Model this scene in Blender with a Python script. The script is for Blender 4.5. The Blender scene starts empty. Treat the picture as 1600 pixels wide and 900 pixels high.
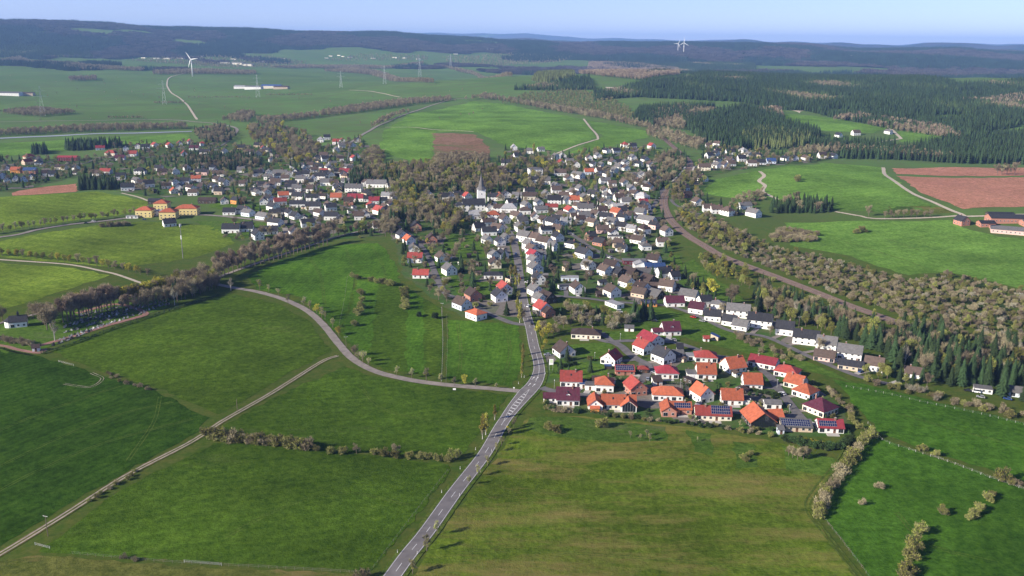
import bpy, math, random
import numpy as np
from mathutils import Vector, Matrix
from mathutils.geometry import delaunay_2d_cdt
rnd = random.Random(7)
S = bpy.context.scene
C = S.collection
R = math.radians

# ------------------------------------------------------------ camera
F, CX, CY, HC = 1400.0, 800.0, 450.0, 185.0        # focal length in px of a 1600x900 frame, eye height in m
PITCH, ROLL = math.atan((450 - 66) / F), 0.0100
fw = Vector((0, math.cos(PITCH), -math.sin(PITCH)))
r0 = Vector((1, 0, 0)); u0 = r0.cross(fw)
rt = r0 * math.cos(ROLL) + u0 * math.sin(ROLL); up = u0 * math.cos(ROLL) - r0 * math.sin(ROLL)
cam = bpy.data.objects.new('camera', bpy.data.cameras.new('camera'))
C.objects.link(cam); S.camera = cam
cam.matrix_world = Matrix(((rt.x, up.x, -fw.x, 0), (rt.y, up.y, -fw.y, 0), (rt.z, up.z, -fw.z, HC), (0, 0, 0, 1)))
cam.data.sensor_width = 36; cam.data.lens = 36 * F / 1600
cam.data.clip_start = 1; cam.data.clip_end = 90000

# ------------------------------------------------------------ light
SUN_EL, SUN_AZ = R(25), R(206)       # azimuth of the direction TO the sun, counter-clockwise from +X: left, a little behind the camera
w = bpy.data.worlds.new('World'); S.world = w; w.use_nodes = True
nt = w.node_tree; sky = nt.nodes.new('ShaderNodeTexSky'); sky.sky_type = 'NISHITA'; sky.sun_disc = False
sky.sun_elevation = SUN_EL; sky.sun_rotation = R(90) - SUN_AZ
sky.altitude = 600; sky.air_density = 0.6; sky.dust_density = 0.4; sky.ozone_density = 3.0
bg = nt.nodes['Background']; tint = nt.nodes.new('ShaderNodeMix'); tint.data_type = 'RGBA'; tint.blend_type = 'MULTIPLY'; tint.inputs[0].default_value = 1
tint.inputs[7].default_value = (1.07, .925, 1.10, 1)
nt.links.new(sky.outputs[0], tint.inputs[6]); nt.links.new(tint.outputs[2], bg.inputs[0]); bg.inputs[1].default_value = 0.09
sun = bpy.data.objects.new('sun', bpy.data.lights.new('sun', 'SUN')); C.objects.link(sun)
sun.data.energy = 5.0; sun.data.angle = R(0.5); sun.data.color = (1, 0.91, 0.77)
sd = Vector((math.cos(SUN_AZ) * math.cos(SUN_EL), math.sin(SUN_AZ) * math.cos(SUN_EL), math.sin(SUN_EL)))
sun.rotation_euler = sd.to_track_quat('Z', 'Y').to_euler(); sun.location = (0, 0, 900)
S.view_settings.view_transform = 'Standard'; S.view_settings.look = 'None'
S.view_settings.exposure = 0.85; S.view_settings.gamma = 1
S.render.engine = 'CYCLES'; S.cycles.use_denoising = True
S.cycles.max_bounces = 5; S.cycles.volume_bounces = 1; S.cycles.transparent_max_bounces = 4
HAZE_DENSITY = 4.9e-5

# ------------------------------------------------------------ terrain
def sst(a, b, v):
    t = np.clip((v - a) / (b - a), 0, 1); return t * t * (3 - 2 * t)
def gau(x, y, cx, cy, sx, sy, h): return h * np.exp(-((x - cx) / sx) ** 2 / 2 - ((y - cy) / sy) ** 2 / 2)
def H(x, y):
    x = np.asarray(x, float); y = np.asarray(y, float)
    r = np.hypot(x, y); a = x / np.maximum(y, 60)
    z = 1.8 * np.sin(x / 97 + 1.3) * np.sin(y / 131 + .4) + 1.2 * np.sin(x / 61 + y / 83)
    z = z + .5 * np.sin(x / 23 + 1.1) * np.sin(y / 31)
    z = z + gau(x, y, -75, 1180, 100, 80, 17) + gau(x, y, -30, 1650, 330, 300, 20) + gau(x, y, 430, 1050, 300, 230, 15)
    z = z - gau(x, y, 330, 720, 110, 160, 5) + gau(x, y, 1150, 3050, 1300, 800, 72) + gau(x, y, 400, 3300, 420, 500, 26)
    z = z + gau(x, y, -2300, 4300, 900, 700, 34) + (6 + 13 * sst(.08, .3, a)) * np.sin(x / 300 + 2) * np.sin(y / 380) * sst(1500, 2600, r)
    z = z + 60 * sst(3600, 7200, r)
    n = .5 * np.sin(a * 17 + r / 2300) + .3 * np.sin(a * 41 + 1.7) + .2 * np.sin(a * 83 + r / 700)
    top = np.interp(a, [-.9, -.55, -.28, -.1, 0, .1, .2, .28, .37, .6, .9], [262, 252, 214, 175, 140, 128, 128, 118, 102, 72, 72])
    z = z + (top + 14 * n) * sst(5600, 8700, r) * (1 - .75 * sst(9200, 12500, r))
    n2 = .5 * np.sin(a * 23 + 2.1) + .35 * np.sin(a * 57 + .6) + .2 * np.sin(a * 131)
    far_top = np.interp(a, [-.9, -.3, -.12, 0, .1, .2, .35, .6, .9], [330, 330, 345, 350, 290, 235, 215, 215, 215])
    z = z + (150 + 34 * n2) * np.exp(-((r - 15500) / 1700) ** 2) + (far_top + 42 * n2) * np.exp(-((r - 25500) / 2500) ** 2)
    z = z + (60 + 25 * np.sin(a * 31 + 1)) * np.exp(-((r - 11800) / 900) ** 2) * sst(.1, .3, a)
    return z - r * r / 1.2742e7
def h1(x, y): return float(H(x, y))
TT = np.geomspace(60, 33000, 900)
def G(px, py):
    d = fw * F + rt * (px - CX) - up * (py - CY); d.normalize()
    x, y, z = d.x * TT, d.y * TT, HC + d.z * TT
    b = np.nonzero(z < H(x, y))[0]
    if not len(b): return Vector((x[-1], y[-1], h1(x[-1], y[-1])))
    t0, t1 = (TT[b[0] - 1] if b[0] else 30), TT[b[0]]
    for _ in range(12):
        t = (t0 + t1) / 2
        if HC + d.z * t < h1(d.x * t, d.y * t): t1 = t
        else: t0 = t
    return Vector((d.x * t1, d.y * t1, h1(d.x * t1, d.y * t1)))
def PX(p):
    v = Vector(p) - Vector((0, 0, HC)); dz = v.dot(fw)
    return (CX + F * v.dot(rt) / dz, CY - F * v.dot(up) / dz)

# ------------------------------------------------------------ materials
M = {}
def lin(c): return tuple(((v / 255 + .055) / 1.055) ** 2.4 if v > 10 else v / 255 / 12.92 for v in c)
def newmat(name, rough=.8, spec=.3):
    m = bpy.data.materials.new(name); m.use_nodes = True; M[name] = m
    b = m.node_tree.nodes['Principled BSDF']; b.inputs['Roughness'].default_value = rough
    b.inputs['Specular IOR Level'].default_value = spec
    return m, m.node_tree, b
def nd(t, kind, **kw):
    n = t.nodes.new(kind)
    for k, v in kw.items():
        if hasattr(n, k): setattr(n, k, v)
        else: n.inputs[k.replace('_', ' ')].default_value = v
    return n
def mixc(t, fac, a, b, mode='MIX'):
    n = t.nodes.new('ShaderNodeMix'); n.data_type = 'RGBA'; n.blend_type = mode
    for i, v in ((0, fac), (6, a), (7, b)):
        if hasattr(v, 'is_linked') or isinstance(v, bpy.types.NodeSocket): t.links.new(v, n.inputs[i])
        elif i == 0: n.inputs[0].default_value = v
        else: n.inputs[i].default_value = (*v, 1) if len(v) == 3 else v
    return n.outputs[2]
def ramp(t, src, lo, hi):
    n = t.nodes.new('ShaderNodeMapRange'); t.links.new(src, n.inputs[0]); n.inputs[1].default_value = lo; n.inputs[2].default_value = hi
    return n.outputs[0]
def noise(t, scale, detail=3, vec=None, rough=.55):
    n = t.nodes.new('ShaderNodeTexNoise'); n.inputs['Scale'].default_value = scale; n.inputs['Detail'].default_value = detail
    n.inputs['Roughness'].default_value = rough
    if vec is not None: t.links.new(vec, n.inputs['Vector'])
    return n.outputs[0]
def wpos(t): return t.nodes.new('ShaderNodeNewGeometry').outputs['Position']
def field_mat(name, c1, c2, patch=None, ang=None, per=3.0, amt=.35, pt=(.56, .66), ang2=None, per2=14):
    m, t, b = newmat(name, .95, .0); P = wpos(t)
    f = noise(t, .012, 4, P); g = noise(t, .11, 4, P); q = noise(t, .9, 4, P, .7)
    col = mixc(t, ramp(t, f, .35, .65), c1, c2)
    col = mixc(t, ramp(t, g, .3, .72), col, mixc(t, 1.0, col, (.68, .76, .66), 'MULTIPLY'))
    col = mixc(t, ramp(t, q, .25, .8), mixc(t, 1.0, col, (.72, .74, .7), 'MULTIPLY'), mixc(t, 1.0, col, (1.28, 1.22, 1.25), 'MULTIPLY'))
    s3 = noise(t, .32, 5, P, .75)
    col = mixc(t, ramp(t, s3, .34, .66), mixc(t, 1.0, col, (.58, .64, .56), 'MULTIPLY'), mixc(t, 1.0, col, (1.4, 1.32, 1.38), 'MULTIPLY'))
    if ang is not None:
        for an, pe, am in ((ang, per, amt), (ang2, per2, amt * .8)):
            if an is None: continue
            mp = t.nodes.new('ShaderNodeMapping'); t.links.new(P, mp.inputs[0]); mp.inputs['Rotation'].default_value = (0, 0, R(an))
            wv = t.nodes.new('ShaderNodeTexWave'); t.links.new(mp.outputs[0], wv.inputs[0])
            wv.inputs['Scale'].default_value = .314 / pe; wv.inputs['Distortion'].default_value = 3.5
            wv.inputs['Detail'].default_value = 2; wv.inputs['Detail Scale'].default_value = .25
            n = t.nodes.new('ShaderNodeMath'); n.operation = 'MULTIPLY'; t.links.new(wv.outputs[1], n.inputs[0]); n.inputs[1].default_value = am
            k = t.nodes.new('ShaderNodeMath'); k.operation = 'MULTIPLY'; t.links.new(n.outputs[0], k.inputs[0]); t.links.new(noise(t, .02, 2, P), k.inputs[1])
            col = mixc(t, k.outputs[0], col, mixc(t, 1.0, col, (.45, .5, .45), 'MULTIPLY'))
    if patch:
        pm = t.nodes.new('ShaderNodeMapping'); t.links.new(P, pm.inputs[0]); pm.inputs['Scale'].default_value = (.4, 1.5, 1); pn = noise(t, .022, 7, pm.outputs[0], .76)
        col = mixc(t, ramp(t, pn, *pt), col, patch)
    t.links.new(col, b.inputs['Base Color'])
    bp = t.nodes.new('ShaderNodeBump'); bp.inputs['Strength'].default_value = .55; bp.inputs['Distance'].default_value = .6
    t.links.new(q, bp.inputs['Height']); t.links.new(bp.outputs[0], b.inputs['Normal'])
    return m
def plain(name, col, rough=.75, spec=.25, var=.25, scale=1.5, rand=0.0, metal=0.0, obj=True):
    m, t, b = newmat(name, rough, spec); b.inputs['Metallic'].default_value = metal
    v = t.nodes.new('ShaderNodeTexCoord').outputs['Object'] if obj else wpos(t)
    f = noise(t, scale, 4, v)
    c = mixc(t, ramp(t, f, .3, .7), tuple(x * (1 - var) for x in col), tuple(min(1, x * (1 + var * .6)) for x in col))
    if rand:
        oi = t.nodes.new('ShaderNodeObjectInfo'); hs = t.nodes.new('ShaderNodeHueSaturation')
        mr = ramp(t, oi.outputs['Random'], 0, 1); mr.node.inputs[3].default_value = 1 - rand; mr.node.inputs[4].default_value = 1 + rand
        t.links.new(mr, hs.inputs['Value']); t.links.new(c, hs.inputs['Color']); c = hs.outputs[0]
    t.links.new(c, b.inputs['Base Color']); return m
def roof_mat(name, col, rough=.7):
    m, t, b = newmat(name, rough, .25); tc = t.nodes.new('ShaderNodeTexCoord').outputs['Object']
    f = noise(t, .7, 4, tc); q = noise(t, 7, 2, tc)
    c = mixc(t, ramp(t, f, .3, .7), tuple(x * .74 for x in col), tuple(min(1, x * 1.12) for x in col))
    wv = t.nodes.new('ShaderNodeTexWave'); wv.bands_direction = 'Z'; t.links.new(tc, wv.inputs[0]); wv.inputs['Scale'].default_value = 1.4
    wv.inputs['Distortion'].default_value = .3
    c = mixc(t, ramp(t, wv.outputs[1], .0, .35), mixc(t, 1.0, c, (.72, .72, .72), 'MULTIPLY'), c)
    c = mixc(t, ramp(t, q, .3, .7), mixc(t, 1.0, c, (.85, .85, .86), 'MULTIPLY'), c)
    st = t.nodes.new('ShaderNodeMapping'); t.links.new(tc, st.inputs[0]); st.inputs['Scale'].default_value = (1.6, .25, .25)
    c = mixc(t, ramp(t, noise(t, 1.3, 5, st.outputs[0], .7), .5, .75), c, mixc(t, .5, c, (.09, .085, .075)))
    oi = t.nodes.new('ShaderNodeObjectInfo'); hs = t.nodes.new('ShaderNodeHueSaturation')
    mr = ramp(t, oi.outputs['Random'], 0, 1); mr.node.inputs[3].default_value = .72; mr.node.inputs[4].default_value = 1.18
    t.links.new(mr, hs.inputs['Value']); t.links.new(c, hs.inputs['Color']); t.links.new(hs.outputs[0], b.inputs['Base Color'])
    bp = t.nodes.new('ShaderNodeBump'); bp.inputs['Strength'].default_value = .4; bp.inputs['Distance'].default_value = .05
    t.links.new(wv.outputs[1], bp.inputs['Height']); t.links.new(bp.outputs[0], b.inputs['Normal'])
ROOF = {'k': ('dark', (.035, .036, .045)), 'b': ('brown', (.12, .085, .07)), 'y': ('grey', (.17, .165, .165)), 'r': ('red', (.37, .068, .055)),
        'o': ('orange', (.50, .135, .065)), 'c': ('crimson', (.32, .04, .055)), 'p': ('purple', (.095, .02, .04)), 'u': ('blue', (.04, .09, .25)),
        'w': ('pale', (.42, .42, .43)), 'n': ('dark brown', (.06, .04, .035))}
for k, (nm, c) in ROOF.items(): roof_mat('roof_' + k, c)
WALL = {'w': ('white', (.80, .79, .76)), 'c': ('cream', (.74, .68, .55)), 'y': ('yellow', (.72, .58, .26)), 'b': ('brick', (.40, .19, .14)),
        't': ('tan', (.55, .44, .33)), 'o': ('orange', (.62, .27, .08)), 'd': ('dark timber', (.07, .055, .045)), 'l': ('pale blue', (.62, .69, .78)),
        'q': ('pink', (.66, .45, .40)), 'm': ('maroon', (.14, .025, .035))}
for k, (nm, c) in WALL.items(): plain('wall_' + k, c, .85, .15, .10, .9, .06)
plain('glass', (.02, .024, .03), .12, .6, .2); plain('frame', (.7, .7, .7)); plain('door_wood', (.16, .08, .05))
plain('solar', (.012, .02, .075), .18, .6, .2); plain('chimney', (.25, .13, .1)); plain('metal', (.4, .41, .42), .4, .5, .1)
plain('white_paint', (.82, .82, .80), .5, .3, .06); plain('dark_metal', (.05, .05, .055), .4, .5); plain('wood_pole', (.17, .13, .1))
plain('tyre', (.015, .015, .015)); plain('yellow_paint', (.8, .62, .03), .5); plain('pale_steel', (.55, .58, .56), .5, .4, .1)
plain('stone_grey', (.22, .22, .22)); plain('stone_dark', (.03, .03, .035), .3, .5); plain('stone_white', (.6, .59, .56)); plain('concrete', (.42, .4, .37), .9, .1, .2, .8)
plain('sign_green', (.42, .62, .18), .5); plain('red_paint', (.55, .03, .03), .4, .5)
plain('asphalt', (.165, .152, .15), .9, .2, .22, .25, obj=False); plain('lane_asphalt', (.24, .21, .185), .9, .2, .25, .25, obj=False)
plain('street_asphalt', (.135, .128, .13), .9, .2, .25, .3, obj=False)
plain('gravel_track', (.33, .28, .23), .95, .1, .3, .5, obj=False); plain('pale_gravel', (.46, .40, .31), .95, .1, .25, .4, obj=False)
plain('red_gravel', (.27, .155, .125), .95, .1, .3, .5, obj=False); plain('ballast', (.22, .155, .12), .95, .1, .3, .4, obj=False)
plain('rail_steel', (.24, .2, .18), .4, .5); plain('road_paint', (.72, .72, .70), .7, .2, .2, 1.2, obj=False)
plain('lake_water', (.30, .36, .52), .08, .5, .05, .01, obj=False)
plain('highway', (.30, .33, .40), .7, .3, .1, .05, obj=False)
plain('bark', (.16, .125, .10), .9, .1, .3, 2); plain('pale_bark', (.45, .42, .38), .9, .1, .3, 3)
def leaf_mat(name, col, var=.35, rand=.38, trans=.0):
    m, t, b = newmat(name, .85, .1); oi = t.nodes.new('ShaderNodeObjectInfo')
    q = noise(t, 1.1, 3, t.nodes.new('ShaderNodeTexCoord').outputs['Object'])
    c = mixc(t, ramp(t, q, .3, .7), tuple(v * (1 - var) for v in col), tuple(v * (1 + var) for v in col))
    hs = t.nodes.new('ShaderNodeHueSaturation'); mr = ramp(t, oi.outputs['Random'], 0, 1)
    mr.node.inputs[3].default_value = 1 - rand; mr.node.inputs[4].default_value = 1 + rand
    t.links.new(mr, hs.inputs['Value']); t.links.new(c, hs.inputs['Color'])
    mh = ramp(t, oi.outputs['Random'], 0, 1); mh.node.inputs[3].default_value = .485; mh.node.inputs[4].default_value = .515
    t.links.new(mh, hs.inputs['Hue']); t.links.new(hs.outputs[0], b.inputs['Base Color'])
leaf_mat('twig', (.245, .205, .13)); leaf_mat('bud', (.24, .255, .048)); leaf_mat('olive_twig', (.18, .17, .075)); leaf_mat('hill_twig', (.075, .066, .066)); leaf_mat('hill_needle', (.022, .044, .03)); leaf_mat('needle_light', (.055, .085, .028))
leaf_mat('yellow_bud', (.38, .34, .04)); leaf_mat('needle', (.030, .052, .020)); leaf_mat('hedge', (.045, .075, .024)); leaf_mat('blossom_twig', (.28, .255, .19))
leaf_mat('red_twig', (.27, .21, .15)); leaf_mat('larch', (.11, .13, .045))

# ------------------------------------------------------------ mesh helpers
class MB:
    def __init__(s): s.v = []; s.f = []; s.m = []
    def add(s, vs, fs, mi=0):
        o = len(s.v); s.v += [tuple(p) for p in vs]; s.f += [tuple(i + o for i in f) for f in fs]; s.m += [mi] * len(fs)
    def box(s, x0, x1, y0, y1, z0, z1, mi=0):
        s.add([(x0, y0, z0), (x1, y0, z0), (x1, y1, z0), (x0, y1, z0), (x0, y0, z1), (x1, y0, z1), (x1, y1, z1), (x0, y1, z1)],
              [(0, 3, 2, 1), (4, 5, 6, 7), (0, 1, 5, 4), (1, 2, 6, 5), (2, 3, 7, 6), (3, 0, 4, 7)], mi)
    def prism(s, prof, a, b, mi=0, axis='x'):        # profile of (u, z) extruded from a to b
        n = len(prof)
        mk = (lambda t, u, z: (t, u, z)) if axis == 'x' else (lambda t, u, z: (u, t, z))
        vs = [mk(a, *p) for p in prof] + [mk(b, *p) for p in prof]
        fs = [tuple(range(n - 1, -1, -1)), tuple(range(n, 2 * n))] + [(i, (i + 1) % n, n + (i + 1) % n, n + i) for i in range(n)]
        s.add(vs, fs, mi)
    def tube(s, p, q, r1, r2, n=6, mi=0, cap=True):
        p, q = Vector(p), Vector(q); d = (q - p); d.normalize()
        a = d.orthogonal().normalized(); b = d.cross(a)
        vs = [p + (a * math.cos(6.2832 * i / n) + b * math.sin(6.2832 * i / n)) * r1 for i in range(n)]
        vs += [q + (a * math.cos(6.2832 * i / n) + b * math.sin(6.2832 * i / n)) * r2 for i in range(n)]
        fs = [(i, (i + 1) % n, n + (i + 1) % n, n + i) for i in range(n)]
        if cap: fs += [tuple(range(n, 2 * n)), tuple(range(n - 1, -1, -1))]
        s.add(vs, fs, mi)
    def mesh(s, name, mats, smooth=False):
        me = bpy.data.meshes.new(name); me.from_pydata(s.v, [], s.f)
        for m in mats: me.materials.append(M[m])
        if len(mats) > 1: me.polygons.foreach_set('material_index', s.m)
        if smooth: me.polygons.foreach_set('use_smooth', [True] * len(me.polygons))
        return me
def ob(name, me, parent=None, loc=None, rz=0, scale=None):
    o = bpy.data.objects.new(name, me); C.objects.link(o)
    if parent is not None: o.parent = parent
    if loc is not None: o.location = loc
    if rz: o.rotation_euler = (0, 0, rz)
    if scale: o.scale = scale if hasattr(scale, '__len__') else (scale,) * 3
    return o
THINGS = []
def tag(o, label, cat, group=None, where=None):
    o['label'] = label; o['category'] = cat
    if group: o['group'] = group
    THINGS.append((o, label, where or tuple(o.location))); return o
def struct(o): o['kind'] = 'structure'; return o
def stuff(o, label, cat): o['kind'] = 'stuff'; o['label'] = label; o['category'] = cat; return o

# ------------------------------------------------------------ ground sheet
AZ = np.linspace(-R(62), R(62), 560); RR = np.geomspace(35, 31000, 470)
gx = np.outer(RR, np.sin(AZ)); gy = np.outer(RR, np.cos(AZ)); gz = H(gx, gy)
rr = np.hypot(gx, gy)
cov = (np.sin(gx / 410 + 1.3 * np.sin(gy / 700)) + np.sin(gy / 260 + gx / 900) + .8 * np.sin(gx / 170 - gy / 210) + .5 * np.sin(gx / 90 + gy / 77))
def cover_of(x, y, r, c): return sst(-.15, .35, c + 3.3 * sst(5600, 7800, r) - 1.2 + 1.7 * sst(.02, .2, x / np.maximum(y, 60))) * sst(4300, 5200, r)
cover = cover_of(gx, gy, rr, cov)
def grid_mesh(name, X, Y, Z):
    n, k = X.shape; me = bpy.data.meshes.new(name)
    idx = np.arange(n * k).reshape(n, k)
    q = np.stack([idx[:-1, :-1], idx[:-1, 1:], idx[1:, 1:], idx[1:, :-1]], -1).reshape(-1, 4)[:, ::-1]
    me.vertices.add(n * k); me.vertices.foreach_set('co', np.stack([X, Y, Z], -1).ravel())
    me.loops.add(q.size); me.loops.foreach_set('vertex_index', q.ravel())
    me.polygons.add(len(q)); me.polygons.foreach_set('loop_start', np.arange(0, q.size, 4))
    me.polygons.foreach_set('use_smooth', np.ones(len(q), bool)); me.update(calc_edges=True); return me
gm = grid_mesh('ground', gx, gy, gz)
at = gm.attributes.new('margin', 'FLOAT', 'POINT'); at.data.foreach_set('value', (1 - sst(650, 1300, rr)).ravel())
at = gm.attributes.new('cover', 'FLOAT', 'POINT'); at.data.foreach_set('value', cover.ravel())
m, t, b = newmat('ground', .95, .0); P = wpos(t)
vo = t.nodes.new('ShaderNodeTexVoronoi'); mp = t.nodes.new('ShaderNodeMapping'); t.links.new(P, mp.inputs[0]); mp.inputs['Scale'].default_value = (.0028, .0045, 0)
mp.inputs['Rotation'].default_value = (0, 0, .4); t.links.new(mp.outputs[0], vo.inputs[0]); vo.inputs['Scale'].default_value = 1
sp = t.nodes.new('ShaderNodeSeparateColor'); t.links.new(vo.outputs['Color'], sp.inputs[0])
gc = mixc(t, sp.outputs[0], (.088, .168, .042), (.125, .222, .058))
gc = mixc(t, ramp(t, noise(t, .02, 5, P, .7), .35, .7), gc, (.115, .15, .06))
mg = t.nodes.new('ShaderNodeAttribute'); mg.attribute_name = 'margin'
gc = mixc(t, mg.outputs['Fac'], gc, mixc(t, ramp(t, noise(t, .15, 5, P, .7), .35, .65), (.06, .105, .016), (.10, .115, .026)))
gc = mixc(t, ramp(t, noise(t, .6, 4, P, .7), .3, .8), mixc(t, 1.0, gc, (.72, .75, .7), 'MULTIPLY'), gc)
fc = mixc(t, ramp(t, noise(t, .0016, 4, P, .6), .46, .54), (.018, .036, .026), (.062, .055, .055))
fc = mixc(t, ramp(t, noise(t, .03, 4, P, .8), .3, .7), mixc(t, 1.0, fc, (.6, .6, .6), 'MULTIPLY'), fc)
av = t.nodes.new('ShaderNodeAttribute'); av.attribute_name = 'cover'
gc = mixc(t, ramp(t, av.outputs['Fac'], .35, .6), gc, fc); t.links.new(gc, b.inputs['Base Color'])
gm.materials.append(m); struct(ob('ground', gm))

# ------------------------------------------------------------ draped sheets and ribbons
GXY = np.stack([gx.ravel(), gy.ravel()], -1)
def inside(pts, poly):
    x, y = pts[:, 0], pts[:, 1]; c = np.zeros(len(pts), bool); n = len(poly)
    for i in range(n):
        x1, y1 = poly[i]; x2, y2 = poly[i - 1]
        k = ((y1 > y) != (y2 > y)); 
        with np.errstate(divide='ignore', invalid='ignore'): c ^= k & (x < (x2 - x1) * (y - y1) / (y2 - y1 + 1e-12) + x1)
    return c
def lift(r, lay): return lay * (.05 + 1.1e-4 * r)
def wpoly(pp): return [(p.x, p.y) for p in (G(*q) for q in pp)]
def sheet(name, pp, mat, lay=1, world=False, wob=True):
    poly = pp if world else wpoly(pp); bd = []
    for i, a in enumerate(poly):
        b_ = poly[(i + 1) % len(poly)]; d = math.dist(a, b_); st = max(3, .012 * min(math.hypot(*a), math.hypot(*b_))); n = max(1, int(d / st))
        for k in range(n):
            f = k / n; x, y = a[0] + (b_[0] - a[0]) * f, a[1] + (b_[1] - a[1]) * f
            j = .25 * st if wob and 0 < k else 0
            bd.append((x + rnd.uniform(-j, j), y + rnd.uniform(-j, j)))
    pa = np.array(bd); lo, hi = pa.min(0), pa.max(0)
    c = GXY[(GXY[:, 0] > lo[0]) & (GXY[:, 0] < hi[0]) & (GXY[:, 1] > lo[1]) & (GXY[:, 1] < hi[1])]
    c = c[inside(c, bd)] if len(c) else c
    n = len(bd); vs = [Vector(p) for p in bd] + [Vector(p) for p in c.tolist()]
    ov, _, of, _, _, _ = delaunay_2d_cdt(vs, [], [list(range(n))], 1, 1e-4)
    xy = np.array([(p.x, p.y) for p in ov]); z = H(xy[:, 0], xy[:, 1]) + lift(np.hypot(xy[:, 0], xy[:, 1]), lay)
    me = bpy.data.meshes.new(name); me.from_pydata([(a, b2, c2) for (a, b2), c2 in zip(xy.tolist(), z.tolist())], [], of)
    me.materials.append(M[mat]); me.polygons.foreach_set('use_smooth', [True] * len(me.polygons))
    if len(me.polygons) and me.polygons[0].normal.z < 0: me.flip_normals()
    return struct(ob(name, me))
ROADPTS = []
def spline(pp, step=None, world=False):
    P = [Vector((p[0], p[1])) for p in (pp if world else [G(*q) for q in pp])]
    P = [2 * P[0] - P[1]] + P + [2 * P[-1] - P[-2]]; out = []
    for i in range(1, len(P) - 2):
        a, b_, c, d = P[i - 1:i + 3]; s = step or max(2.5, .006 * b_.length); n = max(1, int((c - b_).length / s))
        for k in range(n):
            f = k / n
            out.append(.5 * ((2 * b_) + (c - a) * f + (2 * a - 5 * b_ + 4 * c - d) * f * f + (3 * b_ - a - 3 * c + d) * f ** 3))
    return out + [P[-2]]
def ribbon_mesh(name, pts, o0, o1, lay, extra=0, jit=0):
    n = len(pts); rows = []
    for i, p in enumerate(pts):
        tg = (pts[min(i + 1, n - 1)] - pts[max(i - 1, 0)]).normalized(); no = Vector((-tg.y, tg.x))
        a0 = o0[i] if hasattr(o0, '__len__') else o0; a1 = o1[i] if hasattr(o1, '__len__') else o1
        for f in (0, .5, 1): q = p + no * (a0 + (a1 - a0) * f + rnd.uniform(-jit, jit)); rows.append((q.x, q.y))
    A = np.array(rows); z = H(A[:, 0], A[:, 1]) + lift(np.hypot(A[:, 0], A[:, 1]), lay) + extra
    fs = [(3 * i + j, 3 * i + j + 1, 3 * i + j + 4, 3 * i + j + 3) for i in range(n - 1) for j in (0, 1)]
    me = bpy.data.meshes.new(name); me.from_pydata([(a, b_, c) for (a, b_), c in zip(rows, z.tolist())], [], fs)
    if me.polygons[0].normal.z < 0: me.flip_normals()
    me.polygons.foreach_set('use_smooth', [True] * len(me.polygons)); return me
def road(name, pp, width, mat, lay=3, verge=True, jit=0, keep=True):
    pts = spline(pp); hw = width / 2
    me = ribbon_mesh(name, pts, hw, -hw, lay, jit=jit); me.materials.append(M[mat])
    if keep: ROADPTS.extend([(p.x, p.y, hw) for p in pts[::2]])
    return struct(ob(name, me)), pts

def fm(name, c, *a_, v=.28, **k_):
    c = (c[0] * 1.14, c[1] * 1.07, c[2] * .55); field_mat(name, tuple(x * (1 - v) for x in c), tuple(x * (1 + v) for x in c), *a_, **k_)
fm('meadow_vignetted', (.037, .085, .018), None, 32, 4.5, .55, ang2=27, per2=23)  # near meadow: lens vignetting and grass backscatter painted in as a darker green
fm('meadow_cemetery', (.066, .12, .024), (.11, .115, .04), 35, 7, .4, (.6, .78))
fm('meadow_mid', (.058, .112, .022), (.085, .11, .03), 70, 6, .4, (.6, .8))
fm('meadow_olive', (.088, .14, .03), (.215, .165, .06), 4, 3, .3, (.47, .7))
fm('meadow_right', (.052, .128, .026), (.09, .115, .035), 20, 9, .3, (.64, .82))
fm('crop_light', (.068, .15, .03), None, 4, 2.5, .4, ang2=3, per2=13)
fm('crop_far', (.122, .24, .085), (.17, .22, .08), 70, 14, .35, (.62, .82))
fm('crop_stripes', (.14, .215, .055), (.13, .17, .055), -70, 16, .5, (.6, .75))
field_mat('dry_grass', (.09, .12, .024), (.125, .13, .034), (.165, .135, .05))
field_mat('plough', (.44, .205, .145), (.50, .24, .17), (.38, .18, .13), 85, 6, .25, (.55, .8))
field_mat('clearing', (.22, .13, .085), (.28, .165, .12), (.12, .14, .05), pt=(.5, .6))
field_mat('rough', (.065, .12, .018), (.085, .14, .024), (.12, .125, .06), pt=(.55, .7))
field_mat('lawn', (.075, .14, .02), (.10, .17, .028), (.12, .14, .06), pt=(.58, .7))
field_mat('verge', (.075, .125, .02), (.11, .14, .03))
# village ground: gardens, yards and bare earth side by side
m, t, b = newmat('village_ground', .95, .0); P = wpos(t); vo = t.nodes.new('ShaderNodeTexVoronoi'); t.links.new(P, vo.inputs[0]); vo.inputs['Scale'].default_value = .055
sp = t.nodes.new('ShaderNodeSeparateColor'); t.links.new(vo.outputs['Color'], sp.inputs[0])
c0 = mixc(t, ramp(t, sp.outputs[0], .12, .16), (.19, .17, .15), mixc(t, ramp(t, noise(t, .08, 4, P), .4, .65), (.06, .125, .028), (.10, .12, .05)))
c0 = mixc(t, ramp(t, noise(t, .5, 4, P, .7), .3, .75), mixc(t, 1.0, c0, (.7, .7, .7), 'MULTIPLY'), c0); t.links.new(c0, b.inputs['Base Color'])

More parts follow.
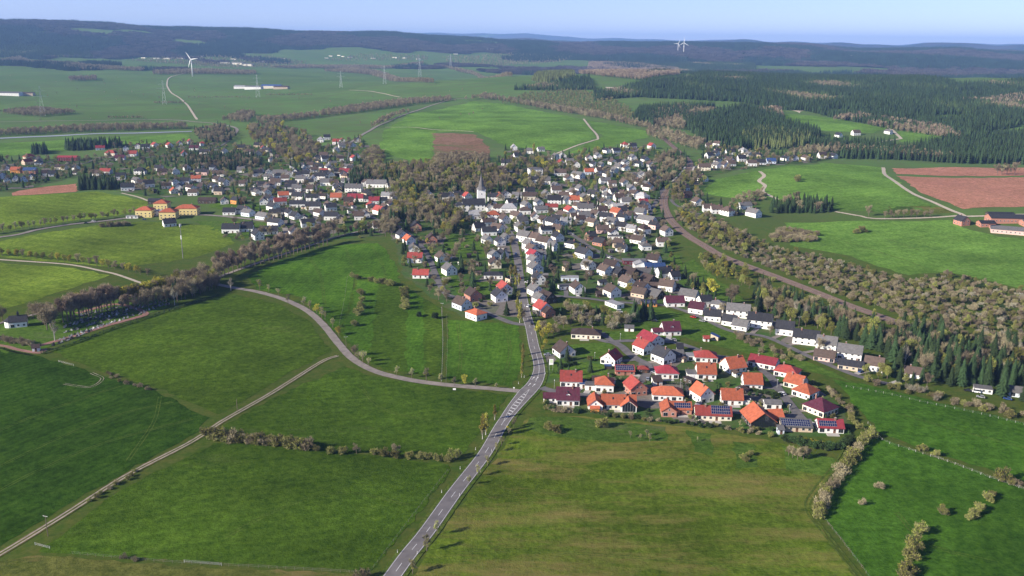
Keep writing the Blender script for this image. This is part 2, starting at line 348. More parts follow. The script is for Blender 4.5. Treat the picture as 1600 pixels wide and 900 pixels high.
FIELDS = [
 ('meadow', 'meadow_vignetted', [(-500, 500), (0, 543), (60, 556), (140, 582), (230, 606), (328, 652), (310, 675), (200, 736), (90, 798), (-10, 862), (-500, 1080)]),
 ('meadow', 'meadow_cemetery', [(80, 550), (120, 530), (240, 492), (362, 458), (440, 477), (488, 507), (518, 548), (500, 557), (420, 602), (342, 648), (238, 603), (150, 578)]),
 ('meadow', 'meadow_mid', [(538, 572), (580, 588), (700, 606), (795, 616), (762, 660), (718, 715), (560, 708), (350, 682), (345, 668), (420, 625)]),
 ('meadow', 'meadow_mid', [(335, 692), (480, 700), (700, 726), (704, 735), (640, 820), (580, 892), (300, 878), (60, 862), (190, 765)]),
 ('meadow', 'dry_grass', [(-300, 935), (60, 868), (300, 886), (575, 898), (520, 990), (-300, 1150)]),
 ('meadow', 'meadow_olive', [(826, 652), (900, 650), (1090, 668), (1225, 694), (1312, 722), (1264, 800), (1340, 905), (1440, 1060), (560, 1060), (668, 860), (800, 680)]),
 ('meadow', 'meadow_right', [(1330, 700), (1372, 684), (1440, 708), (1600, 764), (1800, 830), (1800, 1100), (1420, 980), (1283, 800)]),
 ('meadow', 'meadow_right', [(1300, 592), (1350, 600), (1450, 624), (1600, 660), (1800, 710), (1800, 815), (1600, 752), (1480, 714), (1380, 680), (1342, 640)]),
 ('crop_field', 'crop_light', [(385, 432), (430, 410), (515, 384), (590, 380), (605, 392), (622, 420), (626, 442), (552, 432), (540, 500), (522, 520), (470, 464), (400, 452)]),
 ('meadow', 'meadow_mid', [(556, 434), (630, 447), (690, 482), (692, 590), (600, 578), (565, 558), (532, 525)]),
 ('pasture_strip', 'crop_light', [(558, 438), (592, 444), (578, 556), (566, 556), (536, 524)]), ('pasture_strip', 'crop_light', [(636, 452), (662, 466), (664, 584), (634, 580)]), ('pasture_strip', 'meadow_cemetery', [(666, 468), (688, 484), (689, 588), (668, 585)]),
 ('crop_field', 'crop_light', [(699, 500), (810, 508), (817, 570), (800, 603), (699, 593)]),
 ('crop_field', 'crop_stripes', [(-400, 398), (0, 410), (100, 418), (172, 430), (60, 468), (0, 484), (-400, 540)]),
 ('crop_field', 'crop_stripes', [(-400, 380), (0, 377), (150, 352), (220, 346), (335, 354), (368, 380), (300, 404), (180, 419), (0, 401), (-400, 392)]),
 ('crop_field', 'crop_stripes', [(-400, 305), (0, 308), (150, 299), (238, 316), (215, 331), (100, 347), (0, 362), (-400, 375)]),
 ('meadow', 'crop_far', [(-400, 240), (0, 224), (296, 209), (298, 220), (200, 226), (60, 238), (0, 244), (-400, 252)]),
 ('crop_field', 'crop_far', [(602, 203), (640, 178), (740, 158), (800, 164), (908, 186), (932, 215), (880, 236), (790, 229), (745, 207), (680, 206), (674, 258), (640, 250), (590, 236)]),
 ('crop_field', 'crop_far', [(940, 215), (918, 188), (1010, 205), (1015, 214), (960, 228), (890, 240)]),
 ('clearing', 'clearing', [(676, 208), (740, 210), (766, 230), (762, 260), (676, 258)]),
 ('crop_field', 'crop_far', [(1098, 300), (1120, 280), (1190, 266), (1290, 254), (1380, 262), (1420, 302), (1462, 324), (1400, 334), (1310, 328), (1200, 312), (1130, 308)]),
 ('crop_field', 'crop_far', [(1225, 348), (1350, 345), (1485, 344), (1505, 356), (1560, 370), (1620, 372), (1900, 372), (1900, 500), (1590, 450), (1480, 425), (1420, 430), (1330, 400), (1235, 384)]),
 ('ploughed_field', 'plough', [(1393, 263), (1600, 262), (1900, 262), (1900, 272), (1600, 274), (1480, 275), (1400, 272)]),
 ('ploughed_field', 'plough', [(1400, 275), (1480, 278), (1600, 277), (1900, 276), (1900, 340), (1600, 323), (1505, 327), (1440, 302)]),
 ('dry_strip', 'dry_grass', [(1390, 322), (1460, 322), (1495, 333), (1440, 336), (1380, 334)]),
 ('meadow', 'crop_far', [(1222, 178), (1270, 181), (1388, 201), (1365, 208), (1290, 205), (1228, 190)]),
 ('meadow', 'crop_far', [(1405, 205), (1450, 203), (1490, 213), (1440, 222), (1408, 222)]),
 ('lake', 'lake_water', [(146, 83), (180, 84.5), (282, 87.5), (276, 90), (180, 87.5), (148, 86)]),
 ('pale_clearing', 'pale_gravel', [(1232, 172), (1252, 165), (1256, 168), (1250, 177)]),
 ('pale_clearing', 'pale_gravel', [(945, 136), (982, 138), (980, 140), (948, 138)]),
 ('ploughed_field', 'plough', [(18, 302), (60, 293), (120, 287), (118, 300), (60, 304), (20, 306)]),
 ('rough_grass', 'rough', [(828, 653), (900, 652), (1040, 667), (1042, 690), (980, 692), (860, 682), (818, 668)]), ('rough_grass', 'rough', [(1072, 672), (1112, 678), (1112, 712), (1085, 706)]), ('rough_grass', 'rough', [(1144, 690), (1178, 694), (1186, 730), (1150, 732)]), ('mown_lawn', 'lawn', [(1222, 696), (1316, 722), (1290, 745), (1228, 734)]),
 ('lawn', 'lawn', [(870, 562), (955, 570), (950, 588), (905, 592), (858, 590), (858, 572)]), ('lawn', 'lawn', [(885, 540), (950, 535), (975, 560), (930, 563), (900, 556)]),
 ('lawn', 'lawn', [(940, 518), (1000, 516), (1005, 530), (945, 531)]), ('meadow', 'lawn', [(870, 465), (950, 476), (1040, 482), (1100, 500), (1160, 525), (1250, 560), (1340, 600), (1300, 590), (1200, 560), (1060, 525), (1060, 535), (900, 490)]),
 ('lawn', 'lawn', [(695, 440), (790, 440), (770, 470), (720, 462)]), ('lawn', 'lawn', [(700, 365), (755, 370), (765, 402), (720, 405), (690, 390)]),
 ('lawn', 'lawn', [(1070, 410), (1085, 405), (1165, 470), (1130, 475), (1060, 440)]), ('lawn', 'lawn', [(1040, 396), (1062, 400), (1068, 420), (1050, 418)]),
 ('lawn', 'lawn', [(300, 345), (420, 345), (440, 368), (360, 372)]), ('lawn', 'lawn', [(320, 312), (470, 332), (470, 342), (330, 325)]),
 ('meadow', 'lawn', [(640, 392), (700, 400), (720, 450), (690, 440)]),
]
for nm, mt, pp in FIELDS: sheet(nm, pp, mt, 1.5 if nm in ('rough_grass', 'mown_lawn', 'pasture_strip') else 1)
VILLAGE = [[(845, 602), (905, 590), (960, 570), (900, 555), (845, 545), (838, 470), (870, 462), (960, 470), (1060, 480), (1160, 515), (1260, 545), (1345, 580), (1400, 590), (1370, 570), (1300, 535), (1220, 505), (1110, 460), (1055, 420), (1045, 370), (1030, 320), (1040, 280), (1030, 235), (960, 230), (860, 245), (790, 232), (770, 265), (790, 300), (700, 302), (655, 305), (640, 330), (620, 350), (605, 350), (630, 430), (690, 475), (720, 495), (815, 503), (830, 560)],
 [(170, 245), (180, 228), (330, 222), (480, 235), (565, 215), (590, 250), (600, 290), (640, 310), (600, 370), (520, 375), (400, 385), (350, 372), (345, 350), (430, 345), (330, 305), (250, 310), (190, 300), (120, 275), (20, 300), (-200, 300), (-200, 258), (40, 250)],
 [(1090, 250), (1110, 228), (1165, 230), (1250, 243), (1310, 240), (1300, 250), (1200, 260), (1110, 275), (1095, 300), (1110, 320), (1190, 335), (1110, 340), (1075, 320)],
 [(855, 622), (905, 600), (1000, 560), (1060, 545), (1190, 565), (1260, 590), (1320, 640), (1330, 680), (1215, 682), (1090, 662), (900, 645), (850, 640)]]
for pp in VILLAGE: sheet('village_ground', pp, 'village_ground', .5)
sheet('cemetery_ground', [(-60, 520), (0, 508), (44, 498), (112, 482), (180, 466), (262, 452), (300, 462), (240, 488), (160, 512), (70, 545), (-60, 560)], 'lawn', 1)
# ------------------------------------------------------------ roads
MAIN = [(560, 975), (590, 932), (614, 900), (638, 867), (668, 830), (713, 767), (757, 710), (782, 667), (801, 640), (820, 617), (835, 600), (842, 583), (841, 565), (834, 540), (829, 515), (822, 490), (817, 465), (813, 440), (810, 415), (806, 392), (800, 370), (785, 352), (764, 340)]
main, mp_ = road('main_road', MAIN, 6.6, 'asphalt', 3)
pts = mp_; n = len(pts)
wide = [3.3 + 1.6 * max(0, 1 - abs(PX((p.x, p.y, 0))[1] - 610) / 40) for p in pts]
me = ribbon_mesh('main_road', pts, wide, [-w_ for w_ in wide], 3); me.materials.append(M['asphalt']); main.data = me
for s in (-1, 1):
    me = ribbon_mesh('verge', pts, [s * (w_ + .0) for w_ in wide], [s * (w_ + 1.6) for w_ in wide], 2.2); me.materials.append(M['verge']); struct(ob('verge', me))
    lim = [i for i, p in enumerate(pts) if p.y < 640]
    seg = [pts[i] for i in lim]
    for a, bb in ((0, 9e9),):
        me = ribbon_mesh('edge_line', seg, [s * (wide[i] - .42) for i in lim], [s * (wide[i] - .26) for i in lim], 3, .035); me.materials.append(M['road_paint']); ob('edge_line', me, main)
cum = 0
fine = spline([(p.x, p.y) for p in pts], 1.0, True); k = 0
while k < len(fine) - 10 and fine[k].y < 620:
    yy = PX((fine[k].x, fine[k].y, 0))[1]
    L = 5
    if 560 < yy < 650: L = 13 if yy < 600 else 0
    if L:
        me = ribbon_mesh('dash', fine[k:k + L], -.09, .09, 3, .035); me.materials.append(M['road_paint']); ob('dash', me, main)
    k += 12 if L != 13 else 12
seg = [p for p in fine if 606 < PX((p.x, p.y, 0))[1] < 655]
if len(seg) > 6:
    for s in (-1, 1):
        o_ = [s * (.1 + 1.5 * math.sin(math.pi * i / (len(seg) - 1))) for i in range(len(seg))]
        me = ribbon_mesh('island_line', seg, [v - .08 for v in o_], [v + .08 for v in o_], 3, .035); me.materials.append(M['road_paint']); ob('island_line', me, main)
    for i in range(4, len(seg) - 6, 3):
        a = 1.4 * math.sin(math.pi * i / (len(seg) - 1)); q0 = seg[i]; tg = (seg[i + 1] - q0).normalized(); no = Vector((-tg.y, tg.x))
        vs = [q0 - no * a, q0 + no * a + tg * 1.2, q0 + no * a + tg * 1.9, q0 - no * a + tg * .7]
        zz = [h1(v.x, v.y) + lift(v.length, 3) + .035 for v in vs]
        me = bpy.data.meshes.new('hatch_bar'); me.from_pydata([(v.x, v.y, z) for v, z in zip(vs, zz)], [], [(0, 1, 2, 3)])
        if me.polygons[0].normal.z < 0: me.flip_normals()
        me.materials.append(M['road_paint']); ob('hatch_bar', me, main)
for px, py in ((831, 594), (837, 594), (825, 604), (832, 605)):
    g = G(px, py); tg = Vector((.35, .94)); no = Vector((-tg.y, tg.x)); z = g.z + lift(g.length, 3) + .06
    A = lambda u, v: (g.x + no.x * u + tg.x * v, g.y + no.y * u + tg.y * v, z)
    me = bpy.data.meshes.new('arrow'); me.from_pydata([A(-.12, 0), A(.12, 0), A(.12, 3), A(.5, 3), A(0, 5), A(-.5, 3), A(-.12, 3)], [], [(0, 1, 2, 6), (3, 4, 5)])
    me.materials.append(M['road_paint']); ob('arrow', me, main)
road('side_road', [(822, 613), (805, 611), (760, 607), (700, 602), (640, 594), (585, 580), (550, 560), (528, 536), (507, 510), (480, 486), (440, 467), (400, 456), (365, 450), (335, 444), (300, 438)], 5.2, 'lane_asphalt', 2.6, jit=.12)
road('cemetery_lane', [(335, 444), (290, 445), (237, 451), (180, 463), (112, 478), (44, 494), (-40, 515), (-150, 540)], 3.4, 'lane_asphalt', 2.5)
road('avenue_lane', [(320, 441), (350, 430), (400, 412), (460, 392), (520, 372), (560, 362), (600, 350)], 4, 'lane_asphalt', 2.4)
T1 = [(-120, 930), (-10, 872), (100, 805), (200, 742), (300, 690), (345, 660), (420, 617), (500, 567), (528, 556)]
pt1 = spline(T1)
for nm, a, c, mt, ly in (('track_verge', -1.9, 1.9, 'dry_grass', 1.6), ('wheel_track', -1.25, -.45, 'gravel_track', 2.2), ('wheel_track', .45, 1.25, 'gravel_track', 2.2)):
    me = ribbon_mesh(nm, pt1, c, a, ly, jit=.1); me.materials.append(M[mt]); struct(ob(nm, me))
ROADPTS += [(p.x, p.y, 2) for p in pt1]
road('field_path', [(-150, 400), (0, 406), (100, 413), (160, 424), (185, 430), (225, 444)], 3, 'pale_gravel', 2, jit=.15)
road('village_road', [(-200, 392), (0, 371), (60, 359), (110, 351), (150, 347), (200, 341), (232, 338), (300, 336), (345, 338), (400, 344), (440, 352), (448, 368)], 5.5, 'lane_asphalt', 2.5)
road('cemetery_path', [(60, 541), (110, 527), (160, 511), (215, 496), (228, 490), (205, 480), (175, 476), (120, 490)], 4.2, 'red_gravel', 2, jit=.2)
road('cemetery_path', [(-80, 532), (0, 540), (30, 547), (62, 552), (70, 545)], 3.2, 'red_gravel', 1.8, jit=.2)
for nm, wd, pp in [
 ('estate_street', 5.5, [(846, 606), (862, 611), (905, 617), (960, 622), (1020, 629), (1070, 636), (1130, 641), (1180, 648), (1215, 652), (1240, 650), (1250, 646)]),
 ('estate_street', 5, [(1256, 657), (1247, 648), (1233, 630), (1216, 608), (1206, 592), (1192, 580), (1170, 570), (1130, 560), (1100, 551), (1080, 543), (1050, 535), (1000, 533), (972, 533), (955, 535)]),
 ('estate_street', 5.5, [(955, 534), (970, 541), (982, 552), (996, 562), (1012, 571), (1010, 585), (1000, 596), (985, 604)]),
 ('estate_street', 4.5, [(925, 528), (955, 535), (940, 520)]),
 ('village_street', 5, [(620, 352), (649, 375), (668, 399), (679, 425), (689, 448), (699, 461), (725, 468), (745, 480), (768, 492), (800, 505), (826, 508)]),
 ('village_street', 5, [(800, 362), (840, 352), (862, 350), (878, 357), (903, 373), (920, 385), (938, 395), (956, 403), (1000, 420)]),
 ('village_street', 4.5, [(832, 466), (868, 463), (920, 467), (948, 471), (975, 473), (1040, 478), (1090, 494), (1140, 517), (1200, 528), (1270, 560), (1340, 588), (1400, 603)]),
 ('village_street', 5, [(764, 340), (800, 332), (850, 340), (878, 357)]), ('village_street', 4.5, [(936, 330), (934, 315), (931, 297), (930, 278), (926, 262), (940, 252), (965, 243), (995, 232), (1005, 229)]),
 ('village_street', 5, [(1000, 350), (1015, 335), (1024, 318), (1030, 304), (1040, 292)]), ('village_street', 4.5, [(764, 340), (720, 338), (660, 345), (610, 350)]),
 ('village_street', 4.5, [(600, 348), (560, 330), (520, 318), (480, 305), (440, 293), (400, 285), (330, 280), (250, 280), (190, 285)]),
 ('village_street', 4, [(480, 305), (500, 285), (530, 265), (545, 245), (545, 222)]), ('village_street', 4.5, [(500, 352), (490, 335), (484, 328), (500, 318)]),
 ('village_street', 4, [(1095, 335), (1075, 330), (1055, 320), (1048, 312)]), ('village_street', 4, [(60, 262), (80, 258), (130, 256), (150, 250), (200, 250), (300, 238), (340, 230), (360, 218)]),
 ('village_street', 4, [(1080, 262), (1110, 255), (1160, 246), (1230, 256)])]:
    road(nm, pp, wd, 'street_asphalt', 2.4)
road('highway', [(-300, 228), (-60, 219), (0, 216.5), (100, 212), (200, 208.5), (300, 205.5)], 15, 'highway', 2.5)
road('country_road', [(365, 212), (370, 202), (352, 196), (310, 191), (240, 187), (100, 189), (-200, 192)], 6, 'lane_asphalt', 2)
road('country_road', [(540, 226), (560, 215), (590, 197), (620, 184), (660, 170), (690, 160), (705, 156), (740, 153)], 6, 'lane_asphalt', 2)
for pp, wd in (([(602, 199), (640, 199), (680, 203), (740, 206)], 3), ([(912, 186), (918, 194), (934, 214), (926, 220), (895, 230), (870, 240), (862, 246)], 4),
           ([(1187, 268), (1194, 275), (1186, 283), (1195, 290), (1192, 300), (1215, 312)], 5), ([(1305, 331), (1345, 338), (1370, 342), (1460, 340), (1500, 337)], 4),
           ([(1380, 262), (1385, 275), (1420, 299), (1460, 317), (1500, 334), (1530, 338), (1700, 336)], 5), ([(290, 114), (266, 121), (261, 131), (265, 142), (285, 157), (298, 172), (308, 187)], 5),
           ([(1340, 226), (1400, 218), (1408, 217), (1390, 200)], 6), ([(545, 141), (580, 143), (625, 152)], 5), ([(190, 302), (215, 308), (238, 317)], 3)):
    road('farm_track', pp, wd, 'pale_gravel', 2, jit=.2)
me = None
pts = spline([(1326, 695), (1310, 722), (1275, 765), (1262, 795), (1290, 835), (1345, 905), (1400, 985)])
for a, c in ((-1.4, -.6), (.6, 1.4)):
    me = ribbon_mesh('wheel_track', pts, c, a, 2.2, jit=.1); me.materials.append(M['verge']); struct(ob('wheel_track', me))
RAIL = [(1020, 205), (1035, 215), (1050, 228), (1066, 242), (1077, 253), (1076, 265), (1062, 281), (1045, 297), (1037, 312), (1039, 328), (1047, 343), (1060, 357), (1078, 371), (1100, 384), (1125, 399), (1170, 417), (1210, 432), (1275, 457), (1325, 477), (1390, 500), (1460, 526), (1560, 565), (1700, 615)]
rb, rp = road('railway', RAIL, 9.5, 'ballast', 2.2)
for o_ in (-2.9, -1.45, 1.45, 2.9):
    me = ribbon_mesh('rail', rp, o_ + .12, o_ - .12, 3, .25); me.materials.append(M['rail_steel']); ob('rail', me, rb)
pl = [p for p in rp if 283 < PX((p.x, p.y, 0))[1] < 306]
for s in (-1, 1):
    me = ribbon_mesh('platform', pl, s * 4.9, s * 7.4, 3.2, .5); me.materials.append(M['concrete']); struct(ob('platform', me))

for pp, mt in (([(-60, 800), (60, 735), (170, 690), (300, 655)], 'verge'), ([(-60, 760), (80, 690), (180, 650), (270, 628)], 'verge'), ([(-40, 690), (80, 640), (190, 602)], 'verge'), ([(200, 720), (240, 660), (250, 620)], 'verge'), ([(100, 600), (140, 605), (160, 592), (143, 583)], 'gravel_track'),
               ([(1322, 379), (1345, 385), (1380, 396), (1420, 409), (1450, 420)], 'dry_grass'), ([(1380, 372), (1405, 380), (1435, 391)], 'dry_grass'), ([(480, 398), (500, 430), (508, 480)], 'verge'), ([(540, 388), (548, 410), (553, 431)], 'verge'), ([(580, 384), (596, 410), (604, 436)], 'verge'),
               ([(715, 505), (720, 550), (716, 598)], 'verge'), ([(790, 509), (797, 550), (785, 602)], 'verge'), ([(700, 860), (850, 862), (1100, 880), (1330, 905)], 'verge'), ([(760, 775), (900, 770), (1100, 785), (1262, 800)], 'dry_grass'), ([(780, 720), (950, 712), (1130, 722), (1280, 745)], 'dry_grass'), ([(350, 840), (450, 790), (540, 770), (640, 790)], 'verge'), ([(560, 600), (600, 640), (690, 660), (750, 668)], 'verge'), ([(260, 520), (360, 500), (450, 505)], 'verge'), ([(1400, 800), (1450, 850), (1560, 880)], 'verge'), ([(1380, 640), (1450, 660), (1600, 700)], 'verge')):
    q = spline(pp)
    for a_, c_ in ((-.95, -.6), (.6, .95)):
        me = ribbon_mesh('wheel_track', q, c_, a_, 1.5, jit=.14); me.materials.append(M[mt]); struct(ob('wheel_track', me))

# ------------------------------------------------------------ buildings
def window_mesh(w_, h_, name='window'):
    b_ = MB(); b_.box(-w_ / 2, w_ / 2, -.05, .06, 0, h_, 0)
    for x0, x1 in ((-w_ / 2 + .09, -.03), (.03, w_ / 2 - .09)): b_.box(x0, x1, -.075, 0, .09, h_ - .09, 1)
    return b_.mesh(name, ['frame', 'glass'])
WIN = window_mesh(1.35, 1.35); WIN_S = window_mesh(.9, 1.1); WIN_L = window_mesh(2.4, 2.1)
b_ = MB(); b_.box(-.6, .6, -.06, .05, 0, 2.15, 0); b_.box(-.25, .25, -.085, 0, 1.2, 1.9, 1); DOOR = b_.mesh('door', ['door_wood', 'glass'])
b_ = MB(); b_.box(-1.3, 1.3, -.06, .05, 0, 2.2, 0)
for k in range(4): b_.box(-1.22, 1.22, -.09, 0, .08 + k * .53, .53 + k * .53, 0)
GARAGE = b_.mesh('garage_door', ['frame'])
b_ = MB(); b_.box(-.36, .36, -.36, .36, -1.3, 1.25, 0); b_.box(-.42, .42, -.42, .42, 1.25, 1.36, 1); CHIM = b_.mesh('chimney', ['chimney', 'concrete'])
b_ = MB(); b_.box(-.48, .48, -.78, .78, 0, .07, 0); b_.box(-.44, .44, -.74, .74, .07, .085, 1); PANEL = b_.mesh('solar_panel', ['metal', 'solar'])
b_ = MB(); b_.box(-.45, .45, -.65, .65, 0, .1, 0); b_.box(-.36, .36, -.55, .55, .1, .12, 1); SKYL = b_.mesh('skylight', ['dark_metal', 'glass'])
b_ = MB(); b_.box(-3, 3, -1.6, 1.6, -.8, .14); TERR = b_.mesh('terrace', ['concrete'])
def gutter(L):
    b_ = MB(); b_.tube((-L / 2 - .3, 0, 0), (L / 2 + .3, 0, 0), .09, .09, 5); return b_.mesh('gutter', ['metal'])
HOUSES = []       # x, y, radius
_cache = {}
def block_meshes(L, W, hw, shape, pitch, rc, wc):
    key = (L, W, hw, shape, pitch, rc, wc)
    if key in _cache: return _cache[key]
    o, t_ = .5, .2; T = math.tan(R(pitch)); wm, rm = MB(), MB(); top = hw
    if shape == 'g':
        top = hw + W / 2 * T
        wm.prism([(-W / 2, -2), (W / 2, -2), (W / 2, hw), (0, top), (-W / 2, hw)], -L / 2, L / 2)
        ye, zi, g_ = W / 2 + o, hw - o * T + .03, t_ / math.cos(R(pitch))
        rm.prism([(-ye, zi), (0, top + .03), (ye, zi), (ye, zi + g_), (0, top + .03 + g_), (-ye, zi + g_)], -L / 2 - .4, L / 2 + .4)
    elif shape == 'h':
        wm.box(-L / 2, L / 2, -W / 2, W / 2, -2, hw); a, c = L / 2 + o, W / 2 + o; rl = max(.3, (L - W) / 2); top = hw + c * T
        z0, z1 = hw + .02, hw + .2
        vs = [(-a, -c, z0), (a, -c, z0), (a, c, z0), (-a, c, z0), (-a, -c, z1), (a, -c, z1), (a, c, z1), (-a, c, z1), (-rl, 0, top), (rl, 0, top)]
        rm.add(vs, [(3, 2, 1, 0), (0, 1, 5, 4), (1, 2, 6, 5), (2, 3, 7, 6), (3, 0, 4, 7), (4, 5, 9, 8), (6, 7, 8, 9), (5, 6, 9), (7, 4, 8)])
    elif shape == 'f':
        wm.box(-L / 2, L / 2, -W / 2, W / 2, -2, hw); rm.box(-L / 2 - .25, L / 2 + .25, -W / 2 - .25, W / 2 + .25, hw + .02, hw + .28); top = hw + .3
        rm.box(-L / 2 - .1, L / 2 + .1, -W / 2 - .1, W / 2 + .1, hw + .28, hw + .34)
    elif shape == 'm':
        top = hw + W * T
        wm.prism([(-W / 2, -2), (W / 2, -2), (W / 2, top), (-W / 2, hw)], -L / 2, L / 2)
        ya, yb = -W / 2 - o, W / 2 + .3
        rm.prism([(ya, hw - o * T + .03), (yb, top + .3 * T + .03), (yb, top + .3 * T + .25), (ya, hw - o * T + .25)], -L / 2 - .3, L / 2 + .3)
    _cache[key] = (wm.mesh('wall', ['wall_' + wc]), rm.mesh('roof', ['roof_' + rc]), top); return _cache[key]
def block(root, L, W, hw, shape, pitch, rc, wc, off=(0, 0), yaw=0, gyaw=0, pos=None, solar=None, sky_=0, chim=True, doors=1, dormer=0, garage=0, glazed=0, detail=2):
    wme, rme, top = block_meshes(L, W, hw, shape, pitch, rc, wc)
    lo = (off[0], off[1], 0)
    ob('wall', wme, root, lo, yaw); rf = ob('roof', rme, root, lo, yaw); T = math.tan(R(pitch))
    if chim and shape in 'gh':
        ob('chimney', CHIM, rf, (L * rnd.choice((-.22, .2)), rnd.choice((-1, 1)) * .7, top - .2))
    cy, sy = math.cos(yaw), math.sin(yaw); ta = gyaw + yaw
    tocam = Vector((-pos.x, -pos.y)).normalized()
    st = max(1, int(round((hw - .2) / 2.6)))
    def put(me, nm, side, u, z):
        # side: 0 front(-y) 1 right(+x) 2 back 3 left
        ang = side * math.pi / 2; dist = (W / 2 if side in (0, 2) else L / 2)
        lx, ly = u, -dist
        x, y = lx * math.cos(ang) - ly * math.sin(ang), lx * math.sin(ang) + ly * math.cos(ang)
        ob(nm, me, root, (off[0] + x * cy - y * sy, off[1] + x * sy + y * cy, z), yaw + ang)
    for side in range(4):
        ang = ta + side * math.pi / 2; nv = Vector((math.sin(ang), -math.cos(ang)))
        if detail < 2 and nv.dot(tocam) < .15: continue
        wd = L if side in (0, 2) else W
        if glazed and side == glazed - 1: continue
        nw = max(1, int(wd / (3.0 if detail > 1 else 3.6)))
        for s in range(st):
            for k in range(nw):
                u = (k + .5 - nw / 2) * wd / nw
                z = .9 + s * 2.7
                if z + 1.4 > hw + (.3 if shape == 'g' and side in (1, 3) else 0): continue
                if s == 0 and doors and side == 0 and k == nw // 2: put(DOOR, 'door', side, u, .05); continue
                if s == 0 and garage and side == garage - 1 and k == 0: put(GARAGE, 'garage_door', side, u, .05); continue
                put(WIN if (s + k) % 3 else (WIN_L if s == 0 and detail > 1 and hw > 2.6 and wd / nw > 2.8 else WIN), 'window', side, u, z if not ((s + k) % 3 == 0 and s == 0 and detail > 1 and hw > 2.6 and wd / nw > 2.8) else .3)
        if shape == 'g' and side in (1, 3) and W > 6.5 and pitch > 28:
            for u in ((-1.1, 1.1) if W > 8 else (0,)): put(WIN_S, 'window', side, u, max(hw + .25, 3.0))
    if shape in 'gm' and (solar or sky_):
        sgn = -1
        sl = R(pitch); dl = (W / 2 if shape == 'g' else W) / math.cos(sl)
        def onroof(me, nm, u, s_):     # u along the ridge, s_ metres up the slope from the eave of the front side
            y = -W / 2 + s_ * math.cos(sl); z = hw + s_ * math.sin(sl) + .03 + .2 / math.cos(sl) + .02
            q = ob(nm, me, rf, (u, y, z)); q.rotation_euler = (sl, 0, 0)
        if solar:
            u0, u1 = solar; nx = int((u1 - u0) / 1.06); ny = int((dl - .5) / 1.68)
            for i in range(nx):
                for j in range(ny): onroof(PANEL, 'solar_panel', u0 + .53 + i * 1.06, .5 + .84 + j * 1.68)
        for i in range(sky_): onroof(SKYL, 'skylight', (i + .5 - sky_ / 2) * L / max(2, sky_ + 1), dl * .55)
    if dormer:
        d = MB(); yd = -W / 2 + 1.6; zb = hw + .5; d.prism([(-1.1, zb), (1.1, zb), (1.1, zb + 1.7), (0, zb + 2.5), (-1.1, zb + 1.7)], yd, yd + 3.2, 0, 'y')
        q = ob('dormer', d.mesh('dormer', ['wall_' + wc]), rf)
        d = MB(); d.prism([(-1.4, zb + 1.55), (0, zb + 2.55), (1.4, zb + 1.55), (1.4, zb + 1.75), (0, zb + 2.8), (-1.4, zb + 1.75)], yd - .3, yd + 3.4, 0, 'y'); ob('dormer_roof', d.mesh('dormer_roof', ['roof_' + rc]), rf)
        ob('dormer_window', WIN_S, rf, (0, yd, zb + .5))
    if glazed:
        g_ = MB(); side = glazed - 1
        for i in range(5):
            a0 = -W / 2 + .5 + i * (W - 1) / 5; a1 = a0 + (W - 1) / 5 - .12
            zt0 = hw - .3 + (W / 2 - abs(a0)) * T; zt1 = hw - .3 + (W / 2 - abs(a1)) * T
            x_ = L / 2 + .06 if side == 1 else -L / 2 - .06
            p_ = MB(); p_.add([(x_, a0, .2), (x_, a1, .2), (x_, a1, zt1), (x_, a0, zt0), (x_ * .995, a0, .2), (x_ * .995, a1, .2), (x_ * .995, a1, zt1), (x_ * .995, a0, zt0)], [(0, 1, 2, 3), (7, 6, 5, 4), (0, 4, 5, 1), (1, 5, 6, 2), (2, 6, 7, 3), (3, 7, 4, 0)])
            ob('glass_panel', p_.mesh('glass_panel', ['glass']), root, lo, yaw)
